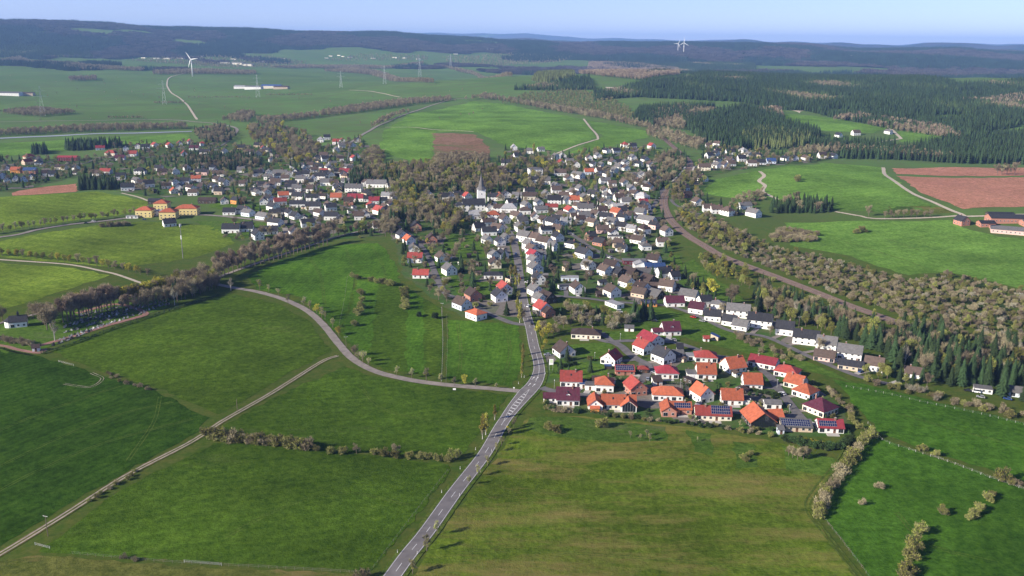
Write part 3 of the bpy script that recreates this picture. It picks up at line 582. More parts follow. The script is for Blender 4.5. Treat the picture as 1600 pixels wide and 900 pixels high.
MARKS = [(892, 612, 'by the main road junction'), (881, 550, 'by the green and white sign'), (930, 525, 'above the estate lawn'), (960, 630, 'on the estate front row'), (1000, 560, 'around the estate square'),
 (1050, 640, 'mid estate front row'), (1110, 580, 'in the middle estate'), (1110, 640, 'on the estate front, centre'), (1190, 585, 'along the upper estate street'), (1230, 665, 'at the estate front corner'), (1270, 620, 'at the estate end'),
 (1100, 485, 'at the valley row start'), (1160, 505, 'in the long valley row'), (1250, 530, 'in the valley row by conifers'), (1330, 570, 'at the valley row end'), (1440, 590, 'among the valley conifers'),
 (1050, 470, 'beside the small spruce clump'), (1015, 425, 'around the blue-roofed hall'), (985, 450, 'left of the spruce clump'), (960, 475, 'by the hedge lawn'), (900, 450, 'right of the main street'), (845, 470, 'at the main street bottom'),
 (835, 410, 'on the main street terrace'), (860, 380, 'behind the main street terrace'), (780, 460, 'left of the main street bottom'), (735, 485, 'at the side street bend'), (775, 410, 'left of the main street'), (690, 415, 'along the straight side street'), (645, 370, 'at the side street top'),
 (750, 325, 'around the church'), (785, 345, 'below the church'), (700, 310, 'left of the church'), (825, 325, 'right of the church'), (870, 335, 'between church and railway'), (890, 355, 'at the village fork'), (925, 380, 'along the diagonal street'), (960, 340, 'below the station street'), (1015, 350, 'beside the railway curve'), (1000, 310, 'left of the station'),
 (960, 290, 'on the station slope'), (900, 280, 'below the hillside street'), (840, 275, 'by the tall white block'), (800, 250, 'right of the reddish clearing'), (880, 250, 'under the pale track'), (950, 245, 'on the hillside street top'), (985, 262, 'on the dense station hillside'), (1000, 230, 'on the upper meadow edge'),
 (1110, 235, 'behind the railway at top'), (1120, 260, 'right of the upper railway'), (1190, 255, 'at the forest foot'), (1260, 249, 'on the forest meadow edge'), (1330, 211, 'in the forest valley'), (1090, 310, 'right of the station'), (1140, 330, 'on the scrubland edge'), (1550, 350, 'by the ploughed field'),
 (525, 225, 'on the upper hillside'), (530, 260, 'high in the old village'), (490, 280, 'in the old village core'), (435, 275, 'in the old village left'), (420, 300, 'below the old village'), (400, 240, 'by the upper road'), (330, 235, 'above the dark grove'), (230, 230, 'in the red-roofed row'), (295, 226, 'right in the red-roofed row'), (185, 242, 'below the spruce row'),
 (545, 305, 'below the spruce grove'), (600, 305, 'left of the wooded knoll'), (585, 328, 'by the wooded park'), (500, 330, 'above the avenue field'), (440, 320, 'left of the red roofs'), (425, 345, 'on the new left street'), (420, 366, 'behind the bare avenue'), (365, 358, 'left of the avenue'), (365, 325, 'above the left street'),
 (262, 335, 'beside the yellow houses'), (315, 292, 'in the steep-roofed row'), (265, 290, 'left in the steep-roofed row'), (210, 290, 'beside the dark spruce block'), (260, 272, 'in the left gardens'), (340, 272, 'above the steep-roofed row'), (160, 270, 'above the spruce block'), (90, 262, 'by the maroon barn'), (45, 252, 'by the paved yard'), (15, 275, 'at the left edge'), (50, 280, 'above the red field strip')]
SHP = {'g': 'gabled', 'h': 'hipped', 'f': 'flat', 'm': 'sloping'}
CATN = {'house': 'house', 'barn': 'barn', 'shed': 'shed', 'hall': 'hall', 'garage': 'garage'}
def house(x, y, L=10, W=8.5, hw=4.2, yaw=0, shape='g', rc='k', wc='w', name='house', pitch=None, wings=(), label=None, **kw):
    p = G(x, y); dist = math.hypot(p.x, p.y)
    if pitch is None: pitch = {'g': 40, 'h': 27, 'f': 0, 'm': 17}[shape]
    L, W = round(L * 2) / 2, round(W * 2) / 2
    root = ob(name, None, None, (p.x, p.y, p.z + .05), R(yaw)); det = 2 if dist < 560 else 1
    kw.setdefault('detail', det)
    if name in ('shed', 'garage', 'barn', 'hall'): kw.setdefault('chim', False)
    block(root, L, W, hw, shape, pitch, rc, wc, gyaw=R(yaw), pos=p, **kw)
    if det == 2 and name == 'house':
        ob('terrace', TERR, root, (rnd.uniform(-1.5, 1.5), -W / 2 - 1.7, 0), R(rnd.uniform(-2, 2)))
        if rnd.random() < .7: ob('gutter', gutter(L), root, (0, -W / 2 - .56, hw - .5 * math.tan(R(pitch)) + (.0 if shape == 'g' else .2)))
    for wg in wings:
        dx, dy, l2, w2, h2, yw, sh2, rc2, wc2 = wg[:9]; k2 = wg[9] if len(wg) > 9 else {}
        block(root, l2, w2, h2, sh2, k2.pop('pitch', {'g': 40, 'h': 27, 'f': 0, 'm': 17}[sh2]), rc2, wc2, (dx, dy), R(yw), R(yaw), p, chim=False, detail=det, doors=0, **k2)
        c, s = math.cos(R(yaw)), math.sin(R(yaw)); HOUSES.append((p.x + dx * c - dy * s, p.y + dx * s + dy * c, .6 * max(l2, w2)))
    HOUSES.append((p.x, p.y, .55 * max(L, W) + .8))
    near = min(MARKS, key=lambda m_: (m_[0] - x) ** 2 + 2.5 * (m_[1] - y) ** 2)[2]
    lab = label or f"{WALL[wc][0]} {name.replace('_', ' ')} with {ROOF[rc][0]} {SHP[shape]} roof {near}"
    tag(root, lab, CATN.get(name, name), 'buildings of the village', (p.x, p.y, p.z)); return root
H_ = house
# the new estate
H_(881, 554, 11, 10.5, 3.6, 112, 'g', 'n', 'w'); H_(955, 566, 10, 9.5, 3.6, 58, 'g', 'c', 'w', sky_=1)
H_(1016, 536, 14, 11, 3.4, 122, 'g', 'c', 'w', pitch=34); H_(1005, 550, 10, 9, 4.5, 125, 'g', 'r', 'w'); H_(1036, 564, 11, 10, 4.6, 125, 'g', 'k', 'w', sky_=1)
H_(976, 584, 11, 5.5, 2.5, 0, 'm', 'r', 'b', 'garage', solar=(-5.4, 5.4)); H_(1004, 581, 6, 5, 2.4, 0, 'h', 'r', 'd', 'garage'); H_(1041, 587, 12.5, 10, 3.2, -2, 'h', 'c', 'w', pitch=32)
H_(892, 600, 12, 9.5, 3.6, -3, 'g', 'r', 'w', sky_=1, pitch=43); H_(887, 628, 12, 10.5, 3.4, -2, 'g', 'p', 'w', dormer=1, sky_=1, pitch=44, wings=[(-9.5, 1, 7, 6, 2.8, 0, 'g', 'p', 'w', {'pitch': 32})])
H_(911, 604, 4, 6, 2.6, 0, 'f', 'u', 'w', 'garage'); H_(922, 607, 5.5, 6, 2.8, -6, 'f', 'y', 'w', 'garage'); H_(944, 608, 10, 9.5, 4.2, -5, 'h', 'o', 'w', pitch=36)
H_(992, 613, 11, 9.5, 4.2, 105, 'g', 'r', 'b'); H_(1042, 621, 16, 10, 3.2, -4, 'h', 'o', 'w', pitch=32); H_(1096, 624, 10.5, 8.5, 4.6, 112, 'g', 'o', 'w', pitch=44)
H_(966, 635, 18, 9.5, 3.0, -3, 'g', 'o', 'c', sky_=2, pitch=38, wings=[(-12.5, -1.5, 11, 7.5, 3.0, 92, 'g', 'o', 'w'), (5, -3.5, 8, 8, 3.2, 90, 'g', 'o', 'w', {'glazed': 4, 'pitch': 38})])
H_(929, 642, 4.5, 4, 2.2, 0, 'm', 'o', 'o', 'shed'); H_(1062, 643, 11, 8.5, 3, -3, 'g', 'o', 'b', pitch=32, solar=(-3.4, 5.3), wings=[(-6.4, -2, 11, 7.5, 3, 90, 'g', 'o', 'b', {'pitch': 34})])
H_(1113, 652, 18, 9, 3, -5, 'g', 'r', 'c', pitch=36, solar=(-1.2, 8.6)); H_(1102, 562, 13, 10, 3, -6, 'h', 'r', 'w', pitch=30, wings=[(-9, 0, 5, 6, 2.8, 0, 'f', 'w', 'w')])
H_(1102, 588, 10.5, 10, 3.4, -2, 'g', 'o', 'w', pitch=44, sky_=1, wings=[(-8.2, -1, 5.5, 7, 2.8, 0, 'f', 'y', 'w', {'garage': 1})]); H_(1145, 578, 11.5, 10.5, 3.2, 22, 'g', 'o', 'w', pitch=44)
H_(1193, 572, 16, 9.5, 3.4, 148, 'g', 'c', 'w', pitch=32); H_(1230, 586, 13, 10, 3, 148, 'h', 'r', 'w', pitch=30); H_(1243, 603, 10, 10, 3.2, 140, 'g', 'o', 'c', pitch=36); H_(1258, 618, 10.5, 10, 3.2, 132, 'h', 'o', 'w', pitch=36)
H_(1174, 604, 10, 9.5, 3.4, -3, 'g', 'o', 'w', pitch=44); H_(1142, 628, 11, 9, 3.2, -4, 'g', 'o', 'w', pitch=44, wings=[(8, -.5, 4.5, 6, 2.7, 0, 'f', 'k', 'w', {'garage': 1})])
H_(1206, 636, 8.5, 6, 3.0, -5, 'g', 'y', 'w', 'shed', pitch=18); H_(1281, 643, 13, 12, 3.2, 125, 'h', 'p', 'c', pitch=36, sky_=0); H_(1184, 659, 15, 13, 3.0, 96, 'g', 'o', 'd', pitch=36, glazed=4, wings=[(1.5, -9, 7, 9, 2.8, 90, 'g', 'o', 'd', {'pitch': 34})])
H_(1243, 671, 15, 6, 2.5, -6, 'm', 'y', 't', 'barn', solar=(-7.2, 7.2)); H_(1295, 671, 12, 9, 2.8, -5, 'g', 'c', 'w', pitch=32, solar=(-5.8, 3.6)); H_(1219, 677, 3, 3.2, 2.6, 0, 'm', 'y', 'l', 'shed')
H_(1047, 521, 11.5, 10, 3.4, 8, 'g', 'p', 'w', dormer=1, pitch=44, wings=[(-9, -1, 7, 6, 2.7, 0, 'g', 'p', 'w', {'pitch': 30})]); H_(916, 526, 19, 10, 3, -8, 'h', 'n', 'c'); H_(983, 517, 6, 3.5, 2.3, -5, 'm', 'y', 'w', 'shed')
H_(1103, 533, 3.5, 3, 2.4, 0, 'g', 'r', 'w', 'shed'); H_(1117, 531, 3, 5, 2.5, 60, 'm', 'u', 't', 'shed'); H_(950, 576, 4, 3, 2, 0, 'f', 'u', 'd', 'shed')
# the valley row and the houses beside it
for a in [(1100, 478, 9, 8, 4.8, 18, 'g', 'k'), (1121, 485, 9, 8.5, 5.6, -20, 'h', 'y'), (1089, 488, 10.5, 9, 4, 152, 'g', 'p'), (1113, 500, 11, 8.5, 4.2, 165, 'g', 'k', 'w'), (1153, 494, 16, 9, 5.4, 162, 'g', 'y'),
          (1140, 507, 9, 8, 3.6, 150, 'g', 'k'), (1157, 514, 10, 8, 3.4, 150, 'g', 'y'), (1187, 510, 16, 9.5, 5.6, 158, 'g', 'k'), (1226, 521, 11.5, 10, 4.6, 158, 'g', 'k'), (1259, 536, 16, 9.5, 5, 158, 'g', 'k'), (1291, 546, 12, 9.5, 5, 155, 'g', 'y'),
          (1288, 562, 12, 8, 3, 155, 'g', 'b', 'q'), (1327, 560, 14, 9.5, 5, 155, 'g', 'y'), (1365, 577, 10.5, 9, 4, 152, 'g', 'b'), (1427, 588, 10, 7, 2.8, 160, 'g', 'b', 'w'),
          (1053, 477, 13.5, 9, 3.4, 5, 'g', 'p'), (1076, 468, 13, 9.5, 4, 150, 'g', 'y'), (956, 462, 11, 9.5, 4.6, 118, 'g', 'b'), (979, 447, 10.5, 9, 4.4, 125, 'g', 'b'), (1003, 456, 11, 10, 4, 125, 'g', 'n'), (1042, 453, 11.5, 9.5, 4.4, 152, 'g', 'b'),
          (1037, 433, 12, 10, 4.6, 20, 'g', 'k'), (1053, 436, 8, 8, 3.2, 20, 'g', 'k'), (919, 420, 10, 8.5, 4, 130, 'g', 'y'), (945, 429, 10, 9, 4.6, 125, 'g', 'b'), (955, 421, 12, 9, 4.4, 140, 'g', 'n'), (902, 457, 10.5, 9, 4.8, 108, 'g', 'b'), (841, 443, 9.5, 9, 5.4, 105, 'g', 'k'),
          (836, 460, 10, 8.5, 4.4, 120, 'g', 'y'), (843, 473, 9, 8, 4, 120, 'g', 'y'), (848, 489, 11, 10, 4.6, 118, 'g', 'r', 'w'), (812, 361, 10, 8, 5.2, 110, 'g', 'y'), (820, 377, 13, 9.5, 6, 140, 'g', 'y'), (836, 380, 11, 9.5, 6, 140, 'g', 'b'), (850, 386, 13, 9.5, 6, 140, 'g', 'b'), (864, 391, 7, 8, 5, 140, 'g', 'y'),
          (826, 389, 10, 8.5, 5.4, 120, 'g', 'y'), (831, 397, 10, 8.5, 5.4, 120, 'g', 'b'), (844, 404, 9, 8, 4.6, 10, 'g', 'y'), (833, 406, 10, 8.5, 5.4, 122, 'g', 'c'), (834, 415, 10, 8.5, 5.4, 120, 'g', 'y'), (836, 426, 11, 10, 5, 115, 'g', 'y'),
          (912, 402, 13, 10, 4.6, 130, 'g', 'k'), (894, 386, 12, 10, 4, 140, 'h', 'k'), (871, 376, 10, 9, 4.6, 115, 'g', 'k'), (872, 363, 12, 9, 4, 135, 'g', 'b', 'y'), (923, 374, 9, 8.5, 4, 20, 'g', 'k', 'b'), (937, 383, 11, 8.5, 3.4, 140, 'g', 'k', 'b'),
          (971, 359, 11, 9, 4.2, 150, 'g', 'k'), (987, 362, 9, 7, 4, 150, 'g', 'w'), (1010, 349, 20, 9, 4.4, 135, 'g', 'y'), (1022, 357, 9, 8, 4.4, 135, 'g', 'k', 'q'), (1041, 367, 10.5, 9, 4.8, 110, 'g', 'b'), (941, 363, 12, 9, 3.6, 5, 'g', 'b', 'q'),
          (780, 469, 10.5, 9.5, 4.6, 112, 'g', 'k'), (788, 458, 11, 9, 5, 112, 'g', 'r'), (739, 468, 11, 9.5, 4.6, 118, 'g', 'n', 'b'), (722, 481, 12, 9.5, 4, 128, 'g', 'b', 'l'), (744, 497, 12, 9.5, 4.2, 132, 'h', 'o', 'w'), (702, 428, 10.5, 9.5, 4.8, 118, 'g', 'y'), (690, 408, 10, 9, 4.2, 118, 'g', 'b'),
          (649, 409, 12.5, 9, 4.4, -3, 'g', 'r'), (647, 395, 10, 9.5, 4.6, 100, 'g', 'y'), (658, 433, 12.5, 8.5, 3, -2, 'g', 'r'), (674, 378, 11, 10, 3.6, 100, 'g', 'n', 'b'), (650, 359, 13, 10, 4.2, 100, 'g', 'k', 'b'), (639, 380, 11, 9, 4, 118, 'g', 'o'), (628, 372, 10, 9, 4, 118, 'g', 'k'),
          (773, 417, 11, 9.5, 4.2, 100, 'g', 'n', 'c'), (771, 434, 15, 8, 3, 0, 'h', 'k'), (771, 404, 9, 8, 4.4, 118, 'g', 'y'), (785, 403, 9, 8, 4.4, 118, 'g', 'k'), (761, 380, 9, 8, 4.4, 118, 'g', 'y'), (781, 383, 9, 8.5, 4.6, 110, 'g', 'k'), (790, 378, 8, 7, 5, 118, 'g', 'y'), (764, 367, 14, 9, 4.4, 10, 'g', 'k'), (777, 362, 12, 9, 4.4, 140, 'g', 'b')]:
    H_(*a)
H_(1329, 576, 14, 8, 3, 155, 'g', 'k', 't', pitch=30, solar=(-6, 2)); H_(1022, 423, 17, 11, 4.4, 0, 'g', 'u', 'l', 'hall', pitch=24); H_(1001, 420, 9, 12, 4.6, 95, 'g', 'w', 'w', 'hall', pitch=20); H_(991, 412, 20, 8, 3.4, 2, 'f', 'y', 'm', 'hall')
H_(985, 432, 13, 9, 4, 125, 'g', 'n', 'd', 'barn'); H_(1004, 431, 13, 8, 3.6, 10, 'g', 'y'); H_(1013, 444, 11, 9, 4.4, 125, 'g', 'n', 'd', 'barn'); H_(1025, 465, 10, 9, 2.8, 130, 'g', 'y', 'd', 'barn'); H_(1014, 478, 11, 5, 2.4, 0, 'm', 'k', 'o', 'garage', solar=(-4, 5.2))
H_(960, 479, 13, 7, 2.8, 125, 'f', 'w', 'w', 'shed'); H_(967, 431, 9, 9, 3.4, 120, 'g', 'k', 'd', 'barn'); H_(890, 438, 14, 6, 3, 0, 'f', 'w', 'l', 'hall'); H_(884, 451, 11, 7, 2.8, 15, 'f', 'y', 'w', 'garage'); H_(855, 471, 12, 9, 4, 120, 'g', 'n', 'd', 'barn'); H_(855, 493, 9, 8, 3.6, 118, 'g', 'n', 'b', 'barn')
H_(961, 373, 14, 6, 2.8, 0, 'f', 'y', 'w', 'hall'); H_(836, 274, 17, 14, 8.6, 10, 'h', 'y', 'w', pitch=16)
# the rest of the village: x, y, roof colour, yaw, [wall], [length]
VIL = """803 234 w 100;828 240 y 0;845 236 y 10;800 252 b 100;808 247 k 20;790 258 k 0;793 267 b 110;780 270 b 0;833 285 k 0 w 13;853 287 y 0;868 249 y 110;879 247 w 100;876 259 r 110;890 257 y 10;900 261 b 100;920 250 b 100;934 247 y 110 w 12;948 239 k 110 w 12;962 239 k 20;976 230 r 110 w 13;988 231 k 20;1018 232 r 110 w 12
875 274 b 10 w 15;903 278 y 130 w 16;920 273 o 10 l 12;888 283 b 110 w 12;868 294 y 110 w 12;906 300 y 110;928 261 k 110;957 257 b 110;966 257 k 10;977 258 y 110;998 260 k 110 w 12;977 266 b 110;960 270 y 120;949 276 k 110;966 265 y 120;945 287 y 10 w 13;956 290 b 10;945 301 b 100 w 13;1022 287 k 10 w 14;1010 294 y 110;986 298 y 110;974 307 b 110;967 313 b 10;978 320 y 10 w 11;1003 311 w 130 w 15;1007 327 k 110 w 11;1004 320 c 20;953 324 y 110 w 11;966 327 w 0 w 11;941 335 n 10;963 337 o 130 q;946 345 k 150 w 14
913 313 y 110 y 11;927 309 k 140 w 13;897 318 o 0 w 11;885 318 y 110;881 309 b 0 w 11;866 318 k 0 w 15;862 329 r 0 w 13;890 334 r 110 w 13;914 331 y 0 w 17;845 332 y 10 w 14;822 326 y 110 w 12;828 311 b 0 c 16;808 311 y 0 w 11;791 308 k 110 w 11;820 334 b 0;771 342 o 0 w 13;788 348 b 110 w 12;795 331 w 0 w 17;765 329 y 110;850 348 n 120 w 10;863 353 k 130 w 13;884 351 w 0;899 343 b 10 c 11;880 342 b 130;807 343 b 130 w 12;799 322 k 20;836 343 b 100;870 348 k 140;906 349 n 10
730 312 r 110 w 9;716 309 k 10;705 311 k 110 w 13;694 312 k 10 w 11;671 309 k 110 w 9;781 312 o 100 c 11;770 313 k 0 w 12;693 323 w 0 w 11;815 350 y 20;742 341 w 10 w 13;762 352 b 20 w 12;748 360 k 20 w 11;780 331 b 0;841 321 y 110 w 10;853 309 y 100 c 10;942 322 b 110;930 341 b 130;912 344 y 10 w 12;925 352 b 140 c 11;956 352 y 140;985 341 b 10;1000 337 y 140;993 282 k 110;1003 278 y 100;1020 268 k 20;988 250 y 110;1008 252 k 110;1015 260 b 110;940 262 y 110;936 270 b 20;975 290 b 110;958 305 k 20
511 218 k 20;501 222 w 0;535 222 r 110;525 225 r 0;559 222 k 110;551 229 k 110;534 231 y 20;526 238 y 110;553 251 r 110 w 13;390 242 b 0 w 14;412 234 r 110;506 246 b 0 w 13;520 259 y 20;514 265 y 110 w 13;544 264 y 0 w 13;540 272 c 0 w 15;517 278 k 110 w 12;506 271 r 0 b;501 280 k 0 w 14;480 273 k 110;479 284 y 110;462 273 b 100;421 273 y 110;438 275 y 0 w 19;431 289 b 0 w 13;418 296 b 110 c;402 301 k 10 w 14;464 299 y 0;455 292 k 0 w 14;490 284 y 110;511 289 y 0 w 15;538 277 k 110;528 300 k 110 y 10;553 299 y 0 w 20;589 292 y 0 w 24;612 293 k 20 w 11;608 309 w 0 w 17
443 310 o 20 w 12;454 304 k 0;438 320 r 20 w 14;422 315 k 140;412 319 b 110 w 11;465 323 k 10 w 17;490 327 k 0 w 16;489 314 k 0 w 14;526 312 o 0 w 13;556 314 c 0 w 18;585 318 c 10 w 12;598 317 k 10;580 325 r 110 w 11;593 334 r 130 w 13;571 339 y 110 w 11;518 343 k 0 w 14;500 337 b 140 w 12;517 329 k 20 w 12;443 334 k 10 w 14;427 328 k 140 w 13;412 342 y 150 l 15;388 337 y 150 l 12;431 353 k 150 w 14;467 312 k 0 w 14;452 297 k 10;487 300 b 0;540 288 y 0;522 289 b 10;560 280 b 10;497 264 k 0 w 12;475 264 y 100;508 252 k 20;572 290 b 110;545 320 n 10 b;470 284 y 0 w 12;446 283 b 0;528 272 k 10
422 365 k 10 w 15;403 373 k 120 w 14;385 361 k 0 w 14;460 367 n 110 w 11;441 377 b 120 t 13;481 354 k 20 w 13;590 356 b 20 w 9;362 363 k 0 w 17;386 359 k 20 w 11;359 335 k 0 w 13;381 333 k 150 w 14;351 318 b 110 w 11;371 318 k 150 o 12;265 353 k 30 w 12
260 294 n 20 w 11;275 289 k 120 w 11;290 287 k 10 w 11;272 302 o 120 c 10;299 298 n 135 w 12;316 296 n 135 w 12;333 295 k 135 w 12;351 290 k 135 w 12;307 284 o 10 w 12;233 292 k 30 w 13;200 297 k 20 w 15;254 273 n 20 q 12;220 272 k 0 w 15;189 280 k 20 w 12;166 272 r 0 w 15;275 272 y 120;316 273 k 0 q 17;342 275 b 0 w 15;377 269 y 10;403 275 k 20 w 13;150 274 b 0 w 12
352 240 k 120 w 12;320 242 k 0 w 15;288 243 r 110 w 12;377 234 k 10 y 11;197 235 k 110;208 244 r 0 w 13;174 243 r 0 c 17;188 250 p 0 w 15;216 232 r 110;228 233 k 10;242 229 r 130 w 12;265 230 r 130 w 12;281 227 r 110 w 13;297 225 r 120;304 234 p 0 w 15;317 228 r 120 w 11;157 234 c 20 w 14;96 265 n 0 c 15;46 248 r 60 t 15;43 257 r 60 t 13;26 270 o 0 o 13;9 265 k 120 w 14;48 271 u 0 b 17;4 279 k 120 l 11;12 285 k 120;26 283 y 110;38 284 k 120 l 10;50 280 b 110 w 12;71 275 n 20 w 10;83 275 k 20
1121 228 b 130 w 13;1107 231 b 0;1161 239 w 110 w 12;1140 241 k 10 w 14;1108 247 k 20 w 11;1118 243 k 130 w 11;1100 266 b 0 c 16;1120 262 y 110;1132 262 b 110;1142 259 b 10;1122 256 k 110;1174 259 b 0 w 13;1188 257 k 10 w 14;1204 255 u 0 l 13;1227 251 k 120 w 13;1158 252 k 10;1098 283 n 110 w 11;1089 320 b 110;1073 308 n 20 b 11;1107 331 b 0 w 12;1119 333 b 0 w 12;1136 336 b 130 w 12;1163 326 y 10 w 14;1177 338 y 120 w 14;1241 250 k 110;1258 250 b 110;1284 247 n 10;1301 247 k 120 w 13;1310 214 k 110 w 13;1337 211 b 10 w 15;1388 209 y 110 w 14;1068 297 k 20;1128 250 b 10"""
for ln in VIL.replace('\n', ';').split(';'):
    q = ln.split(); x, y, rc, yw = float(q[0]), float(q[1]), q[2], float(q[3]); wc = q[4] if len(q) > 4 else 'w'; L = float(q[5]) if len(q) > 5 else rnd.choice((10, 10.5, 11, 12))
    H_(x, y, L, min(10, rnd.choice((8.5, 9, 9.5)) + (1 if L > 14 else 0)), rnd.choice((3.6, 4.2, 4.6, 5)), yw + rnd.uniform(-6, 6), 'g' if rc != 'w' and rnd.random() < .93 else rnd.choice('gh'), rc, wc, pitch=rnd.choice((34, 38, 40, 42)))
# yellow home, maroon barn, brown barns, farm
for x, y, L in ((228, 338, 17), (265, 341, 17), (294, 335, 23), (254, 327, 15)): H_(x, y, L, 14, 7.6, 4, 'h', 'o', 'y', 'apartment_house', pitch=25, doors=0)
H_(248, 336, 8, 8, 5, 0, 'f', 'w', 'w', 'hall'); H_(207, 341, 12, 4, 2.6, 8, 'f', 'w', 'w', 'garage'); H_(107, 251, 29, 11, 5.5, 3, 'g', 'c', 'm', 'barn', pitch=22); H_(325, 317, 20, 10, 3.6, 0, 'g', 'n', 'd', 'barn', pitch=30); H_(243, 318, 14, 9, 3.4, 5, 'g', 'k', 'd', 'barn', pitch=30)
H_(1502, 351, 12, 10, 5, 105, 'g', 'k', 'b', 'farmhouse'); H_(1540, 353, 15, 10, 3.6, 0, 'g', 'k', 'b', 'barn', pitch=22); H_(1590, 346, 60, 15, 4.4, -3, 'g', 'k', 'b', 'barn', pitch=20); H_(1552, 357, 6, 6, 3, 0, 'f', 'k', 'b', 'shed'); H_(1585, 364, 42, 15, 3.4, 156, 'h', 'y', 'q', 'barn', pitch=20)
H_(1562, 338, 26, 9, 3, -3, 'g', 'k', 'd', 'barn', pitch=18); H_(1605, 352, 12, 10, 4, 0, 'g', 'y', 'b', 'barn', pitch=20)
H_(1535, 612, 9, 6, 2.6, 160, 'f', 'y', 'w', 'shed'); H_(1588, 618, 8, 6, 2.8, 155, 'g', 'y', 'l', 'shed'); H_(262, 447, 7, 6, 3, 20, 'f', 'n', 't', 'shed'); H_(57, 548, 4, 3.5, 2.5, 20, 'g', 'n', 'w', 'shed'); H_(292, 436, 9, 7, 3.4, 20, 'g', 'y', 'w', 'hall')
# farms and halls on the left plain, far town
for x, y, L, W, hw, rc, wc, nm in [(378, 138.5, 50, 25, 8, 'w', 'w', 'hall'), (397, 139.5, 60, 25, 9, 'y', 'w', 'hall'), (425, 138, 70, 30, 9, 'u', 'c', 'hall'), (440, 139, 50, 25, 7, 'b', 't', 'barn'), (12, 149, 90, 25, 8, 'y', 'w', 'hall'), (38, 149, 60, 20, 7, 'b', 't', 'barn'),
     (1335, 0, 0, 0, 0, '', '', '')][:-1]:
    H_(x, y, L, W, hw, rnd.uniform(-8, 8), 'g', rc, wc, nm, pitch=16, doors=0, detail=0, label=f"far {WALL[wc][0]} {nm} with {ROOF[rc][0]} roof on the left plain")
for x, y, L in [(340, 97, 90), (352, 99.5, 110), (372, 101, 130), (388, 103, 120), (410, 97, 90), (434, 97, 80), (365, 93, 70), (312, 89, 70), (245, 92, 80), (262, 92.5, 90), (283, 92, 90), (225, 91, 60), (136, 76, 60), (510, 91, 50), (547, 90, 60), (583, 91.5, 60), (617, 90.5, 70), (632, 91, 60), (654, 93, 60), (517, 88, 50), (530, 87, 50), (536, 88.5, 45), (443, 92, 40), (730, 100, 60), (712, 85, 60), (765, 78, 110), (1175, 82, 70), (1262, 84, 50), (1332, 87, 50), (907, 76, 60)]:
    H_(x, y, L * .5, L * .24, L * .085, rnd.uniform(-25, 25), rnd.choice('fg'), rnd.choice('wyyk'), 'c', 'warehouse', pitch=12, doors=0, detail=0, chim=False, label='far pale warehouse on the horizon plain')
# smaller houses and outbuildings that fill the plots of the old village
def fill(poly, n, sep, names):
    W_ = wpoly(poly); A = np.array(W_); lo, hi = A.min(0), A.max(0); k = 0; RP_ = np.array(ROADPTS)
    for _ in range(n * 60):
        q = np.array([[rnd.uniform(lo[0], hi[0]), rnd.uniform(lo[1], hi[1])]])
        if k >= n: break
        if not inside(q, W_)[0]: continue
        B = np.array(HOUSES); nm = rnd.choice(names); rad = sep * (1 if nm == 'house' else .6)
        if (np.hypot(B[:, 0] - q[0, 0], B[:, 1] - q[0, 1]) - B[:, 2]).min() < rad or (np.hypot(RP_[:, 0] - q[0, 0], RP_[:, 1] - q[0, 1]) - RP_[:, 2]).min() < (6.5 if nm == 'house' else 4): continue
        x, y = PX((q[0, 0], q[0, 1], h1(q[0, 0], q[0, 1]))); yw = rnd.choice((0, 8, 15, 105, 115, 125, 140, 150)) + rnd.uniform(-6, 6)
        if nm == 'house': H_(x, y, rnd.choice((9, 10, 11, 12)), rnd.choice((8, 8.5, 9)), rnd.choice((3.4, 4, 4.6)), yw, rnd.choice('ggggh'), rnd.choice('kkkkbbynk'), rnd.choice('wwwwwct'), pitch=rnd.choice((34, 38, 42)))
        else: H_(x, y, rnd.choice((4, 5, 6, 7)), rnd.choice((3.5, 4, 5)), 2.4, yw, rnd.choice('gfm'), rnd.choice('kbyn'), rnd.choice('wtdd'), nm, pitch=rnd.choice((18, 25)), doors=1)
        k += 1
fill([(395, 300), (430, 268), (470, 258), (540, 245), (560, 262), (560, 300), (625, 310), (600, 345), (520, 352), (440, 345), (400, 325)], 60, 3, ['house', 'house', 'house', 'shed'])
fill([(200, 290), (210, 265), (330, 262), (420, 268), (400, 300), (340, 305), (240, 305)], 26, 5, ['house', 'shed']); fill([(-20, 290), (0, 255), (100, 250), (130, 270), (60, 285)], 14, 5, ['house', 'shed'])
fill([(380, 230), (410, 225), (500, 245), (560, 240), (560, 255), (470, 265), (400, 262)], 22, 5, ['house', 'house', 'shed']); fill([(760, 320), (790, 305), (860, 300), (940, 290), (1030, 280), (1030, 340), (1040, 400), (960, 400), (880, 400), (820, 370)], 40, 4, ['house', 'house', 'shed']); fill([(820, 430), (900, 405), (1030, 410), (1060, 450), (1090, 480), (960, 470), (850, 460)], 16, 5, ['shed', 'house', 'shed']); fill([(640, 380), (720, 370), (795, 380), (800, 440), (760, 480), (700, 440)], 7, 6, ['shed'])
fill([(860, 600), (960, 560), (1060, 545), (1190, 570), (1300, 640), (1200, 670), (1000, 650), (870, 635)], 11, 2.5, ['shed']); fill([(1100, 255), (1120, 235), (1230, 248), (1220, 258)], 8, 5, ['house', 'shed'])
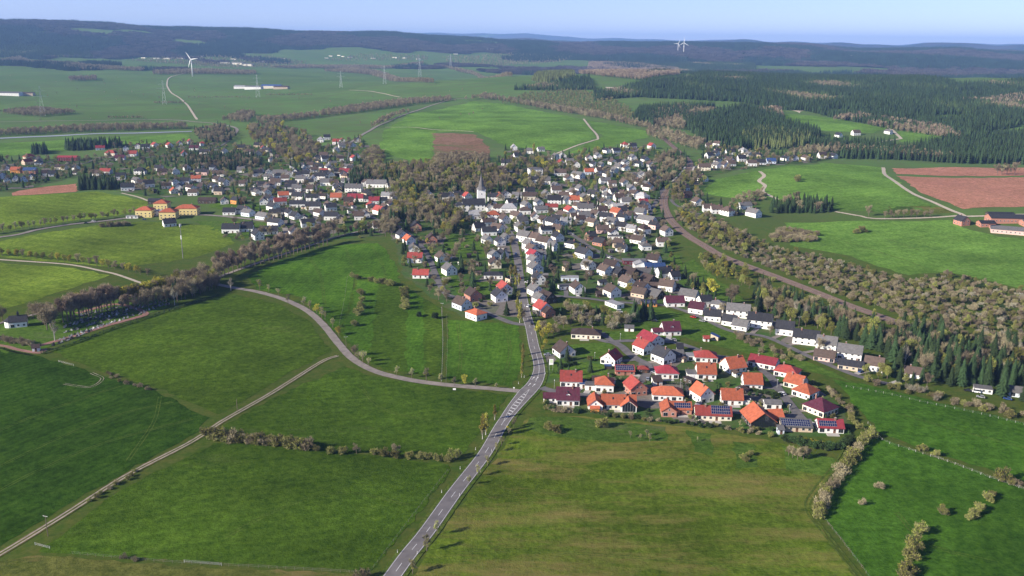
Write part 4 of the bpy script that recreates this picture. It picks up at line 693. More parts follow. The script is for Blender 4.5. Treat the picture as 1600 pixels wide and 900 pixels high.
# church
def church():
    p = G(752, 325); root = ob('church', None, None, p, R(8), 1.2)
    b_ = MB(); b_.box(-3.6, 3.6, -3.6, 3.6, -2, 17); b_.box(-3.8, 3.8, -3.8, 3.8, 17, 17.5); tw = ob('tower', b_.mesh('tower', ['wall_w']), root)
    for s in range(4):
        for z, me in ((13, WIN_S), (8, WIN_S), (3.5, WIN_S)): ob('louvre', me, tw, (3.6 * math.sin(s * math.pi / 2), -3.6 * math.cos(s * math.pi / 2), z), s * math.pi / 2)
    b_ = MB(); b_.tube((0, 0, 17.5), (0, 0, 20), 5.1, 2.6, 8); b_.tube((0, 0, 20), (0, 0, 32), 2.6, .1, 8); spi = ob('spire', b_.mesh('spire', ['roof_y']), root)
    b_ = MB(); b_.box(-.1, .1, -.1, .1, 31.5, 34.5); b_.box(-.7, .7, -.09, .09, 33.2, 33.45); ob('cross', b_.mesh('cross', ['dark_metal']), spi)
    block(root, 20, 9, 5.6, 'g', 45, 'k', 'w', (-8, -8.2), 0, R(8), p, chim=False, doors=1, detail=1)
    block(root, 7, 6, 4.8, 'h', 40, 'k', 'w', (-21, -8.2), 0, R(8), p, chim=False, doors=0, detail=1)
    tag(root, 'white village church with slender grey spire and dark nave roof', 'church'); HOUSES.append((p.x, p.y, 8)); HOUSES.append((p.x - 11, p.y - 10, 14)); HOUSES.append((p.x - 24, p.y - 11, 8))
church()
def chapel():
    p = G(26, 510); root = ob('chapel', None, None, p, R(22))
    block(root, 10, 6.5, 4, 'g', 45, 'k', 'w', (1.5, 0), 0, R(22), p, chim=False, doors=0, detail=2)
    b_ = MB(); b_.tube((-3.5, 0, -1), (-3.5, 0, 4), 3.2, 3.2, 10); ob('apse', b_.mesh('apse', ['wall_w']), root)
    b_ = MB(); b_.tube((-3.6, 0, 4.02), (-3.2, 0, 7.2), 3.75, .1, 10); ob('apse_roof', b_.mesh('apse_roof', ['roof_k']), root)
    b_ = MB(); b_.box(1, 2.2, -.6, .6, 6, 9); b_.tube((1.6, 0, 9), (1.6, 0, 10.6), .95, .05, 4); ob('bell_turret', b_.mesh('bell_turret', ['roof_k']), root)
    tag(root, 'small white chapel with dark roof and bell turret at the cemetery', 'chapel'); HOUSES.append((p.x, p.y, 7))
chapel()
# ------------------------------------------------------------ wind turbines, pylons, masts, poles
def turbine(x, y, hub, rot, label):
    p = G(x, y); root = ob('wind_turbine', None, None, p, R(-18)); b_ = MB(); b_.tube((0, 0, -3), (0, 0, hub), hub * .033, hub * .017, 14); ob('tower', b_.mesh('tower', ['white_paint'], True), root)
    b_ = MB(); b_.box(-1.8, 1.8, -3.5, 6, hub - 1.8, hub + 1.8); b_.tube((0, -3.5, hub), (0, -6, hub), 1.6, .5, 10); ob('nacelle', b_.mesh('nacelle', ['white_paint']), root)
    for k in range(3):
        a = rot + k * 2.0944; d = Vector((math.sin(a), 0, math.cos(a))); s = Vector((d.z, 0, -d.x)); Lb = hub * .52; c = Vector((0, -4.8, hub))
        vs = []
        for f, wd in ((.02, 1.4), (.12, 2.6), (.25, 3.0), (.6, 1.8), (1, .5)):
            q = c + d * Lb * f; wd *= hub / 70
            for u, v in ((-.35, -.22), (.65, -.22), (.65, .22), (-.35, .22)): vs.append(q + s * wd * u + Vector((0, v * (1.4 - f) * 1.6, 0)))
        fs = [(4 * i + j, 4 * i + (j + 1) % 4, 4 * i + 4 + (j + 1) % 4, 4 * i + 4 + j) for i in range(4) for j in range(4)] + [(3, 2, 1, 0), (16, 17, 18, 19)]
        b_ = MB(); b_.add(vs, fs); ob('blade', b_.mesh('blade', ['white_paint']), root)
    tag(root, label, 'wind turbine', 'wind turbines')
turbine(301, 119.5, 72, 1.45, 'white wind turbine standing alone on the left green plain')
turbine(1059, 82, 66, .5, 'left one of the two far wind turbines above the forest'); turbine(1068, 84, 80, .02, 'right one of the two far wind turbines above the forest')
def pylon(x, y, top, label):
    p = G(x, y); d = math.hypot(p.x, p.y); h = (y - top) * d / F * .985; root = ob('power_pylon', None, None, p, R(25))
    th = max(.12, d * 5.5e-5); b_ = MB(); w0, w1 = h * .085, h * .018
    lv = [0, .2, .38, .54, .68, .8, .9, 1]; wd = [w0 + (w1 - w0) * min(1, f / .75) for f in lv]
    for sx in (-1, 1):
        for sy in (-1, 1):
            for i in range(7): b_.tube((sx * wd[i], sy * wd[i], h * lv[i] - (1 if i == 0 else 0)), (sx * wd[i + 1], sy * wd[i + 1], h * lv[i + 1]), th, th, 4)
    ob('leg_frame', b_.mesh('leg_frame', ['pale_steel']), root); b_ = MB()
    for i in range(7):
        for s in (-1, 1):
            b_.tube((-wd[i], s * wd[i], h * lv[i]), (wd[i + 1], s * wd[i + 1], h * lv[i + 1]), th * .6, th * .6, 3); b_.tube((wd[i], s * wd[i], h * lv[i]), (-wd[i + 1], s * wd[i + 1], h * lv[i + 1]), th * .6, th * .6, 3)
            b_.tube((s * wd[i], -wd[i], h * lv[i]), (s * wd[i + 1], wd[i + 1], h * lv[i + 1]), th * .6, th * .6, 3)
    ob('bracing', b_.mesh('bracing', ['pale_steel']), root)
    for f, l in ((.66, .26), (.84, .19)):
        b_ = MB()
        for s in (-1, 1):
            b_.tube((0, -w1, h * f), (s * l * h, 0, h * f), th, th * .7, 4); b_.tube((0, w1, h * f), (s * l * h, 0, h * f), th, th * .7, 4); b_.tube((0, 0, h * (f + .05)), (s * l * h, 0, h * f), th * .7, th * .6, 4)
        ob('cross_arm', b_.mesh('cross_arm', ['pale_steel']), root)
    tag(root, label, 'pylon', 'power pylons on the plain')
for i, (x, y, tp) in enumerate([(67, 181, 141), (257, 163, 129), (403, 152, 119), (533, 137, 112), (601, 131, 104), (656, 120, 92), (704, 106, 86)]): pylon(x, y, tp, 'pale lattice power pylon on the green plain')
def tpole(x, y, top, label, name='utility_pole', arm=True):
    p = G(x, y); h = (y - top) * math.hypot(p.x, p.y) / F * 1.02; root = ob(name, None, None, p, R(rnd.uniform(-20, 20))); b_ = MB(); b_.tube((0, 0, -1), (0, 0, h), .16, .11, 7); ob('pole', b_.mesh('pole', ['wood_pole']), root)
    if arm:
        b_ = MB(); b_.box(-1.1, 1.1, -.07, .07, h - .5, h - .36); ob('cross_arm', b_.mesh('cross_arm', ['pale_steel']), root)
        for u in (-1, 0, 1):
            b_ = MB(); b_.tube((u, 0, h - .36), (u, 0, h - .1), .06, .05, 6); ob('insulator', b_.mesh('insulator', ['stone_white']), root)
    tag(root, label, 'pole', 'utility poles')
tpole(75, 838, 803, 'wooden pole with crossbar beside the near left track'); tpole(371, 643, 622, 'thin wooden pole beside the track below the cemetery field', arm=False); tpole(541, 545, 524, 'wooden pole at the bend of the pale side road'); tpole(691, 490, 472, 'wooden pole at the end of the side street meadow'); tpole(1248, 512, 494, 'wooden pole behind the valley row houses')
tpole(1594, 470, 459, 'wooden pole in the scrubland by the right edge'); tpole(1523, 560, 544, 'pale pole among the valley conifers')
p = G(286, 404); h = 54 * math.hypot(p.x, p.y) / F; root = ob('radio_mast', None, None, p); b_ = MB(); b_.tube((0, 0, -1), (0, 0, h), .4, .2, 10); ob('mast', b_.mesh('mast', ['stone_grey']), root)
b_ = MB()
for k in range(3): a = k * 2.094; b_.box(.7 * math.cos(a) - .2, .7 * math.cos(a) + .2, .7 * math.sin(a) - .2, .7 * math.sin(a) + .2, h - 3.2, h - .6)
b_.tube((0, 0, h - 2.2), (0, 0, h - 2), .8, .8, 8); ob('antenna', b_.mesh('antenna', ['white_paint']), root)
b_ = MB(); b_.box(-.4, .4, -.6, -.3, h * .55, h * .66); ob('equipment_box', b_.mesh('equipment_box', ['white_paint']), root); tag(root, 'tall slender radio mast standing behind the bare avenue', 'mast')
# signs, reflector posts, lamps
def sign(x, y, label, hgt, wd, ht, mats, legs=1, stripes=False):
    p = G(x, y); root = ob('road_sign', None, None, p); b_ = MB()
    for u in ((0,) if legs == 1 else (-wd * .4, wd * .4)): b_.tube((u, 0, -.5), (u, 0, hgt + ht), .06, .06, 6)
    ob('post', b_.mesh('post', ['metal']), root); b_ = MB(); b_.box(-wd / 2, wd / 2, -.12, -.06, hgt, hgt + ht); pl_ = ob('panel', b_.mesh('panel', [mats[0]]), root)
    if stripes:
        for k in range(3): b_ = MB(); b_.box(-wd * .3, wd * .35, -.145, -.121, hgt + ht * (.42 + .17 * k), hgt + ht * (.5 + .17 * k)); ob('text_line', b_.mesh('text_line', [mats[1]]), pl_)
    tag(root, label, 'sign')
sign(861, 579, 'tall white and green board on a post by the main road', 3.6, 2.5, 3.6, ['white_paint', 'sign_green'], 2, True); sign(793, 672, 'small yellow place sign beside the main road', 1.4, 1.1, .8, ['yellow_paint']); sign(803, 612, 'pale signpost at the side road mouth', 2, .9, .7, ['white_paint']); sign(710, 610, 'small white board beside the side road', .3, 1.6, 1.0, ['white_paint'], 2)
b_ = MB(); b_.prism([(-.1, 0), (.1, 0), (.1, 1.0), (-.1, 1.12)], -.08, .08); RP = b_.mesh('body', ['white_paint']); b_ = MB(); b_.box(-.105, .105, -.125, .125, .68, .9); RB = b_.mesh('band', ['dark_metal'])
for x, y, s in ((621, 864, 'left'), (690, 770, 'left'), (719, 733, 'left'), (743, 703, 'left'), (652, 866, 'right'), (718, 775, 'right'), (768, 706, 'right'), (810, 600, 'left'), (819, 590, 'left'), (852, 585, 'right')):
    q = ob('marker_post', None, None, G(x, y), 0, 1.25); ob('body', RP, q, (0, 0, 0)); ob('band', RB, q); tag(q, f'white marker post on the {s} verge of the main road', 'post', 'road marker posts')
b_ = MB(); b_.tube((0, 0, -.5), (0, 0, 5), .09, .06, 7); LP = b_.mesh('post', ['metal']); b_ = MB(); b_.box(-.18, .18, -.9, .1, 5, 5.16); LH = b_.mesh('lamp_head', ['white_paint'])
for x, y, w_ in ((866, 607, 'by the estate entrance'), (969, 533, 'at the upper estate fork'), (1171, 637, 'on the front estate street'), (1233, 646, 'at the estate turning circle'), (929, 563, 'by the estate lawn'), (1063, 606, 'between the estate gardens'), (1214, 606, 'on the right estate street')):
    q = ob('street_lamp', None, None, G(x, y)); ob('post', LP, q); ob('lamp_head', LH, q); tag(q, f'slim grey street lamp {w_}', 'street lamp', 'street lamps')
# cars
def car_mesh(col, van=False):
    b_ = MB(); hh = 1.0 if van else .82
    b_.prism([(-2.1, .3), (2.1, .3), (2.15, .62), (2.0, hh - .04), (1.1, hh), (-2.05, hh + .02), (-2.15, .7)], -.86, .86, 0, 'y'); body = b_.mesh('body', [col])
    b_ = MB()
    pr = [(-2.0, hh), (1.5, hh), (1.0, 1.95), (-1.95, 1.98)] if van else [(-1.85, hh), (1.0, hh), (.35, 1.4), (-1.35, 1.43)]
    b_.prism(pr, -.72, .72, 0, 'y'); cab = b_.mesh('windows', ['glass'])
    b_ = MB(); zt = 1.98 if van else 1.43; b_.box(-1.9 if van else -1.3, .95 if van else .3, -.74, .74, zt - .03, zt + .05); rf = b_.mesh('roof', [col]); return body, cab, rf
b_ = MB(); b_.tube((0, -.11, 0), (0, .11, 0), .33, .33, 12); WH = b_.mesh('wheel', ['tyre'])
plain('car_black', (.02, .02, .024), .25, .5, .05); plain('car_silver', (.45, .46, .48), .3, .5, .05, metal=.4); plain('car_white', (.78, .78, .77), .3, .5, .03); plain('car_red', (.45, .02, .02), .3, .5, .05); plain('car_blue', (.03, .07, .22), .3, .5, .05)
CARM = {c: car_mesh('car_' + c) for c in ('black', 'silver', 'white', 'red', 'blue')}; VANM = car_mesh('car_white', True)
def car(x, y, c, yaw, where, van=False):
    p = G(x, y); root = ob('white_van' if van else 'car', None, None, (p.x, p.y, p.z + lift(p.length, 3) + .02), R(yaw)); ms = VANM if van else CARM[c]
    for nm, me in zip(('body', 'windows', 'roof'), ms): ob(nm, me, root)
    for u in (-1.3, 1.35):
        for v in (-.8, .8): ob('wheel', WH, root, (u, v, .33))
    tag(root, f"{c} {'van' if van else 'car'} {where}", 'van' if van else 'car', 'cars in the village', (p.x, p.y, p.z)); HOUSES.append((p.x, p.y, 2.5))
for a in [(831, 507, 'black', 95, 'driving on the main road above the bend'), (899, 611, 'black', 20, 'parked behind the purple-roofed house'), (1204, 582, 'black', 150, 'parked at the upper estate street'), (697, 459, 'white', 120, 'parked on the straight side street'), (826, 480, 'white', 60, 'parked beside the red main street house'), (968, 489, 'white', 5, 'parked in the hedge garden', True),
          (146, 347, 'white', 10, 'on the left approach road'), (135, 350, 'black', 10, 'on the left approach road'), (1083, 497, 'red', 150, 'parked at the valley row start'), (1097, 503, 'silver', 150, 'parked at the valley row start'), (1022, 503, 'black', 160, 'parked right of the small spruce clump'), (1283, 672, 'white', 95, 'parked between the solar roofs'), (1512, 612, 'black', 150, 'parked by the white valley halls'), (1525, 614, 'white', 155, 'parked by the white valley halls', True), (1532, 622, 'silver', 150, 'parked by the white valley halls'),
          (1052, 533, 'silver', 165, 'parked below the dark dormer house'), (226, 344, 'blue', 10, 'parked before the yellow houses'), (1574, 625, 'blue', 150, 'parked by the right valley shed'), (1012, 594, 'silver', 80, 'parked under the estate square'), (952, 404, 'white', 130, 'parked on the diagonal street'), (809, 424, 'silver', 95, 'parked on the main street'), (812, 436, 'red', 95, 'parked on the main street'), (806, 398, 'blue', 98, 'parked on the main street'), (672, 404, 'black', 115, 'on the straight side street'), (895, 367, 'silver', 135, 'parked on the diagonal street'), (928, 619, 'silver', 175, 'parked on the estate street'), (1090, 637, 'blue', 175, 'parked on the estate street'), (1222, 617, 'white', 120, 'parked on the estate street'), (1028, 310, 'white', 110, 'parked by the station'), (1026, 315, 'black', 110, 'parked by the station'), (1020, 325, 'silver', 115, 'parked by the station')]:
    car(*a)

# driveways from the near houses to the street
RA = np.array(ROADPTS)
for o, lab, pos in list(THINGS):
    if o.name.split('.')[0] not in ('house', 'garage') or math.hypot(pos[0], pos[1]) > 700: continue
    d = np.hypot(RA[:, 0] - pos[0], RA[:, 1] - pos[1]); i = int(d.argmin())
    if not 7 < d[i] < 32: continue
    a = Vector((pos[0], pos[1])); e = Vector((RA[i, 0], RA[i, 1])); n = max(3, int((e - a).length / 2)); me = ribbon_mesh('driveway', [a.lerp(e, k / n) for k in range(n + 1)], 1.7, -1.7, 2.0, jit=.15)
    me.materials.append(M[rnd.choice(('concrete', 'street_asphalt', 'lane_asphalt'))]); struct(ob('driveway', me)); ROADPTS += [(q.x, q.y, 1.8) for q in (a.lerp(e, k / n) for k in range(n + 1))]
    if rnd.random() < .28:
        q = a.lerp(e, .62); z = h1(q.x, q.y); px, py = PX((q.x, q.y, z)); near = min(MARKS, key=lambda m_: (m_[0] - px) ** 2 + 2.5 * (m_[1] - py) ** 2)[2]
        car(px, py, rnd.choice(('black', 'silver', 'white', 'blue', 'silver')), math.degrees(math.atan2(e.y - a.y, e.x - a.x)), f'parked on a driveway {near}')

# ------------------------------------------------------------ trees
NR = np.random.default_rng(11)
def tri_mesh(name, V, mat, extra=None):
    me = bpy.data.meshes.new(name); n = len(V) // 3
    fs = np.arange(3 * n).reshape(n, 3)
    me.vertices.add(3 * n); me.vertices.foreach_set('co', np.asarray(V, np.float32).ravel()); me.loops.add(3 * n); me.loops.foreach_set('vertex_index', fs.ravel())
    me.polygons.add(n); me.polygons.foreach_set('loop_start', np.arange(0, 3 * n, 3)); me.update(calc_edges=True); me.materials.append(M[mat]); return me
def two(name, V, m1, V2, m2):
    me = tri_mesh(name, np.concatenate([V, V2]), m1); me.materials.append(M[m2]); me.polygons.foreach_set('material_index', np.r_[np.zeros(len(V) // 3, int), np.ones(len(V2) // 3, int)]); return me
def lobes_for(h, rad, base, k):
    ox, oy = NR.uniform(-.14, .14, 2) * rad; L = [((ox, oy, base + (h - base) * .5), (rad * .6, rad * .6, (h - base) * .5))]
    for i in range(k):
        a = i * 6.283 / k + NR.uniform(-.5, .5); f = NR.uniform(.2, .85); q = rad * NR.uniform(.22, .5); e_ = NR.uniform(.45, .8)
        L.append(((rad * e_ * math.cos(a), rad * e_ * math.sin(a), base + (h - base) * f), (q, q, q * NR.uniform(.9, 1.3))))
    return L
def twigs(lobes, n, ln, wd, upb=.6, shell=.55):
    out = []; vol = np.array([r[0] * r[1] * r[2] for _, r in lobes]); vol = vol ** .75; pick = NR.choice(len(lobes), n, p=vol / vol.sum())
    c = np.array([l[0] for l in lobes])[pick]; r = np.array([l[1] for l in lobes])[pick]
    d = NR.normal(size=(n, 3)); d /= np.linalg.norm(d, axis=1)[:, None]
    p = c + d * r * (NR.uniform(0, 1, n) ** (1 - shell))[:, None]
    dr = d + NR.normal(size=(n, 3)) * .5; dr[:, 2] += upb; dr /= np.linalg.norm(dr, axis=1)[:, None]
    s = np.cross(dr, NR.normal(size=(n, 3))); s /= np.linalg.norm(s, axis=1)[:, None]
    l = ln * NR.uniform(.6, 1.3, n)[:, None]; w_ = wd * NR.uniform(.6, 1.4, n)[:, None]
    return np.stack([p - dr * l * .5 - s * w_ * .5, p - dr * l * .5 + s * w_ * .5, p + dr * l * .5], 1).reshape(-1, 3)
def trunk_mb(h, base, rad, lobes, r0_=.024, limbs=True):
    b_ = MB(); b_.tube((0, 0, -.6), (0, 0, base), h * r0_, h * r0_ * .72, 6, 0, False); b_.tube((0, 0, base), (h * .01, 0, h * .8), h * r0_ * .72, .04, 5, 0, False)
    if limbs:
        for (c, r) in lobes[1:]:
            z = base * NR.uniform(.8, 1.3); b_.tube((0, 0, z), c, h * r0_ * .4, .05, 4, 0, False)
            b_.tube(c, (c[0] * 1.4, c[1] * 1.4, c[2] + r[2] * .7), .06, .02, 3, 0, False)
    return b_
def conifer(h, rad, lev, nb, base=.1):
    V = []
    for i in range(lev):
        f = i / (lev - 1); z = h * (base + (1 - base) * f * .97); r = rad * (1 - f) ** .68 * NR.uniform(.82, 1.12) + .12 * rad * (1 - f) + .08
        for k in range(nb):
            a = 6.283 * (k + .5 * (i % 2)) / nb + NR.uniform(-.25, .25); rr_ = r * NR.uniform(.72, 1.15); wd = max(.25, 3.3 * r / nb)
            d = np.array([math.cos(a), math.sin(a), 0]); s = np.array([-d[1], d[0], 0]); dz = h / lev * NR.uniform(.9, 1.5)
            tip = d * rr_ + [0, 0, z - .25 * rr_]; top_ = np.array([0, 0, z + dz]); mid = d * rr_ * .6
            V += [top_, mid - s * wd + [0, 0, z - .1 * rr_], tip, top_, tip, mid + s * wd + [0, 0, z - .1 * rr_]]
    n = 7
    for k in range(n):
        a, c = 6.283 * k / n, 6.283 * (k + 1) / n; q = rad * .55
        V += [np.array([q * math.cos(a), q * math.sin(a), h * base]), np.array([q * math.cos(c), q * math.sin(c), h * base]), np.array([0, 0, h * .9])]
    return np.array(V)
# unit models: height 1 scaled by object scale, so all built at a nominal height
SPEC = {}
def spec(kind, nv, build): SPEC[kind] = [build() for _ in range(nv)]
def mk_tree(h, rad, base, k, n, ln, wd, mat, leaf=None, nl=0, bark='bark', upb=.6, dense=.55):
    def f():
        lb = lobes_for(h, rad, base, k); V = twigs(lb, n, ln, wd, upb, dense); cm = tri_mesh('crown', V, mat); parts = [('crown', cm)]
        if leaf: parts = [('crown', two('crown', V, mat, twigs(lb, nl, .5, .42, .1, .6), leaf))]
        tm = trunk_mb(h, base, rad, lb).mesh('trunk', [bark]); return h, [('trunk', tm)] + parts
    return f
def mk_con(h, rad, lev, nb, mat='needle', base=.1):
    def f():
        b_ = MB(); b_.tube((0, 0, -.6), (0, 0, h * .3), .22, .16, 6, 0, False); return h, [('trunk', b_.mesh('trunk', ['bark'])), ('crown', tri_mesh('crown', conifer(h, rad, lev, nb, base), mat))]
    return f
def mk_shrub(h, rad, n, mat, leaf=None):
    def f():
        lb = lobes_for(h, rad, .1, 7); V = twigs(lb, n, .75, .17, .5, .6); b_ = MB()
        for c, r in lb[1:]: b_.tube((0, 0, -.3), c, .07, .03, 4, 0, False)
        parts = [('stem', b_.mesh('stem', ['bark'])), ('foliage', tri_mesh('foliage', V, mat))]
        if leaf: parts[1] = ('foliage', two('foliage', V, mat, twigs(lb, n // 2, .32, .28, .1, .65), leaf))
        return h, parts
    return f
spec('bare_tree', 4, mk_tree(13, 4.6, 3.6, 8, 1500, 1.7, .13, 'twig'))
spec('avenue_tree', 3, mk_tree(15, 3.8, 5.0, 7, 1700, 1.8, .14, 'red_twig', None, 0, 'bark', .9))
spec('budding_tree', 3, mk_tree(11, 4.0, 2.6, 7, 800, 1.5, .12, 'olive_twig', 'bud', 900))
spec('yellow_tree', 3, mk_tree(11, 4.2, 2.8, 7, 600, 1.5, .12, 'olive_twig', 'yellow_bud', 1300))
spec('young_tree', 3, mk_tree(7, 1.9, 2.2, 5, 420, 1.0, .085, 'blossom_twig', 'bud', 120))
spec('poplar_tree', 2, mk_tree(14, 2.1, 1.8, 6, 900, 1.6, .12, 'olive_twig', 'yellow_bud', 700, 'pale_bark', 1.2))
spec('birch_tree', 2, mk_tree(14, 3.0, 4.5, 6, 700, 1.5, .1, 'blossom_twig', None, 0, 'pale_bark', .2))
spec('spruce_tree', 5, mk_con(16, 3.7, 17, 11))
spec('shrub', 4, mk_shrub(3.2, 2.2, 620, 'olive_twig', 'bud'))
spec('thicket_shrub', 4, mk_shrub(3.6, 2.6, 760, 'twig'))
spec('blossom_shrub', 3, mk_shrub(3.4, 2.5, 700, 'blossom_twig'))
spec('evergreen_shrub', 3, mk_shrub(2.2, 1.5, 560, 'hedge', 'hedge'))
NAMES = {'bare_tree': 'bare brown tree', 'avenue_tree': 'tall bare reddish-brown tree', 'budding_tree': 'olive-green budding tree', 'yellow_tree': 'yellow-green budding tree', 'young_tree': 'small pale young tree', 'poplar_tree': 'slender yellowish poplar', 'birch_tree': 'white-stemmed bare birch',
         'spruce_tree': 'dark green spruce', 'shrub': 'olive budding shrub', 'thicket_shrub': 'brown leafless shrub', 'blossom_shrub': 'pale grey blossoming shrub', 'evergreen_shrub': 'low dark evergreen shrub'}
TREES = {k: [] for k in SPEC}
def clear(P_, rad=0.0):
    if not len(P_): return P_
    ok = np.ones(len(P_), bool)
    for arr in (HOUSES, ROADPTS):
        A = np.array(arr)
        for i in range(0, len(P_), 500):
            q = P_[i:i + 500]; d = np.hypot(q[:, None, 0] - A[None, :, 0], q[:, None, 1] - A[None, :, 1]) - A[None, :, 2]
            ok[i:i + 500] &= d.min(1) > rad
    return P_[ok]
def put(kind, x, y, h, where): TREES[kind].append((x, y, h, where))
def row(kinds, pp, n, h, where, jit=1.0):
    P_ = [G(*q) for q in pp]; seg = [math.dist(P_[i][:2], P_[i + 1][:2]) for i in range(len(P_) - 1)]; tot = sum(seg)
    for i in range(n):
        s = tot * (i + .5) / n; j = 0
        while j < len(seg) - 1 and s > seg[j]: s -= seg[j]; j += 1
        f = s / seg[j]; x = P_[j].x + (P_[j + 1].x - P_[j].x) * f + rnd.uniform(-jit, jit); y = P_[j].y + (P_[j + 1].y - P_[j].y) * f + rnd.uniform(-jit, jit)
        put(rnd.choice(kinds) if isinstance(kinds, list) else kinds, x, y, h * rnd.uniform(.82, 1.18), where)
def spots(kind, pl, h, where):
    for q in pl: p = G(*q[:2]); put(q[3] if len(q) > 3 else kind, p.x, p.y, (q[2] if len(q) > 2 else h) * rnd.uniform(.9, 1.1), where)
def region(poly, sp, mix, where, prob=1.0, rad=1.5, world=False):
    W_ = poly if world else wpoly(poly); A = np.array(W_); lo, hi = A.min(0), A.max(0)
    X, Y = np.meshgrid(np.arange(lo[0], hi[0], sp), np.arange(lo[1], hi[1], sp)); P_ = np.stack([X.ravel(), Y.ravel()], -1)
    P_ = P_ + NR.uniform(-.46, .46, P_.shape) * sp; P_ = P_[inside(P_, W_)]; P_ = P_[NR.random(len(P_)) < prob]; P_ = clear(P_, rad)
    ks = [m_[0] for m_ in mix]; pw = np.array([m_[1] for m_ in mix], float); pw /= pw.sum(); hs = {m_[0]: m_[2] for m_ in mix}
    for (x, y), k in zip(P_.tolist(), NR.choice(len(ks), len(P_), p=pw)): put(ks[k], x, y, hs[ks[k]] * rnd.uniform(.75, 1.2), where)
# rows and single trees
row('avenue_tree', [(335, 436), (383, 419), (433, 406), (480, 391), (516, 382)], 27, 15, 'in the front row of the avenue', .8)
row('avenue_tree', [(340, 424), (400, 404), (460, 385), (525, 368)], 24, 15, 'in the back row of the avenue', .8)
row(['bare_tree', 'avenue_tree', 'budding_tree'], [(525, 372), (560, 366), (600, 362)], 8, 12, 'at the far end of the avenue')
row('avenue_tree', [(95, 505), (140, 494), (182, 483)], 14, 16, 'in the front cemetery row', .7); row('avenue_tree', [(108, 497), (150, 487), (180, 478)], 14, 16, 'in the back cemetery row', .7)
spots('bare_tree', [(67, 506, 14), (74, 512, 13), (60, 500, 13), (80, 514, 14), (4, 502, 12), (-12, 506, 12), (52, 498, 12)], 13, 'around the cemetery chapel')
spots('birch_tree', [(86, 533, 13), (273, 477, 14), (361, 454, 10)], 13, 'at the cemetery edge'); spots('yellow_tree', [(209, 471, 13), (217, 469, 13), (226, 466, 13), (236, 463, 12), (246, 460, 12), (120, 478, 11), (200, 466, 11)], 12, 'above the graves')
row(['bare_tree', 'yellow_tree', 'avenue_tree', 'budding_tree'], [(185, 480), (215, 471), (255, 460)], 14, 13, 'along the upper cemetery lane', 1.2); row(['bare_tree', 'avenue_tree'], [(188, 490), (225, 482), (262, 474)], 9, 12, 'over the right graves', 1.5)
region([(45, 506), (60, 497), (92, 492), (100, 504), (80, 518)], 6, [('bare_tree', 3, 13), ('avenue_tree', 1, 14)], 'between chapel and graves', .8); row(['bare_tree', 'avenue_tree'], [(255, 470), (300, 459), (345, 450)], 16, 9, 'above the long cemetery hedge', 1.5)
region([(250, 468), (262, 448), (320, 432), (350, 430), (345, 446), (310, 462), (270, 474)], 5.2, [('bare_tree', 5, 13), ('budding_tree', 2, 11), ('spruce_tree', .6, 12), ('yellow_tree', 1, 10)], 'in the grove beside the cemetery', .9)
spots('spruce_tree', [(272, 468, 15), (276, 464, 16), (262, 470, 8), (255, 466, 6)], 14, 'behind the cemetery birch')
row(['yellow_tree', 'budding_tree', 'bare_tree', 'yellow_tree'], [(-30, 399), (20, 401), (100, 409), (180, 421), (235, 432)], 25, 8, 'along the pale field path'); row(['bare_tree', 'young_tree', 'budding_tree'], [(-20, 367), (60, 355), (110, 347), (160, 342), (215, 334)], 26, 8, 'along the left approach road')
row(['thicket_shrub', 'shrub'], [(158, 355), (205, 352)], 12, 5, 'in the left field thicket', 3); row('thicket_shrub', [(2, 532), (50, 541)], 9, 4, 'by the lower cemetery path', 1.5)
row(['shrub', 'thicket_shrub', 'shrub'], [(325, 682), (370, 689), (430, 695), (482, 702)], 46, 4.6, 'in the thick hedge across the left meadows', 1.0)
spots('shrub', [(494, 705, 3), (517, 708, 4), (537, 709, 4), (557, 709, 5.5, 'bare_tree'), (585, 711), (600, 713), (617, 715), (640, 716), (655, 717), (668, 718), (684, 720), (700, 721), (712, 716, 5), (618, 712, 6, 'bare_tree')], 3.4, 'in the sparse hedge left of the main road')
for q in [(1360, 683), (1353, 690), (1347, 697), (1341, 706), (1333, 716), (1327, 724), (1320, 732), (1315, 740), (1310, 750), (1303, 759), (1297, 767), (1291, 774), (1287, 782), (1283, 792), (1280, 801), (1279, 808)]: spots(rnd.choice(['shrub', 'thicket_shrub']), [q], rnd.uniform(3.6, 5.4), 'in the hedge beside the right field track')
spots('shrub', [(1373, 763, 3.6, 'thicket_shrub'), (1347, 789, 3.2, 'thicket_shrub'), (1472, 804, 4), (1437, 835, 5), (1428, 858, 5), (1423, 873, 6), (1418, 896, 6), (1412, 906, 5), (1543, 783, 4), (1530, 798, 4), (1522, 806, 3.4), (1515, 812, 3), (1550, 776, 3), (1567, 753, 6), (1440, 704, 4), (1462, 713, 3), (1588, 760, 4, 'thicket_shrub'), (1578, 758, 3.5)], 4, 'on the right pasture')
spots('bare_tree', [(1238, 716, 6.5), (1246, 719, 7), (1255, 719, 6.5), (1232, 712, 5.5), (1262, 716, 5.5)], 6, 'in the clump below the solar roofs'); row('evergreen_shrub', [(1222, 690), (1245, 694), (1262, 698), (1285, 702), (1318, 700), (1328, 690)], 22, 3.4, 'round the solar roof garden', .8)
row(['thicket_shrub', 'shrub', 'evergreen_shrub'], [(852, 632), (856, 640), (880, 644), (905, 645)], 14, 3, 'in the hedge below the purple roofs', .7); row(['shrub', 'evergreen_shrub', 'thicket_shrub'], [(940, 648), (1000, 656), (1060, 662), (1120, 668), (1180, 676), (1215, 682)], 28, 2.3, 'along the estate back gardens', 2)
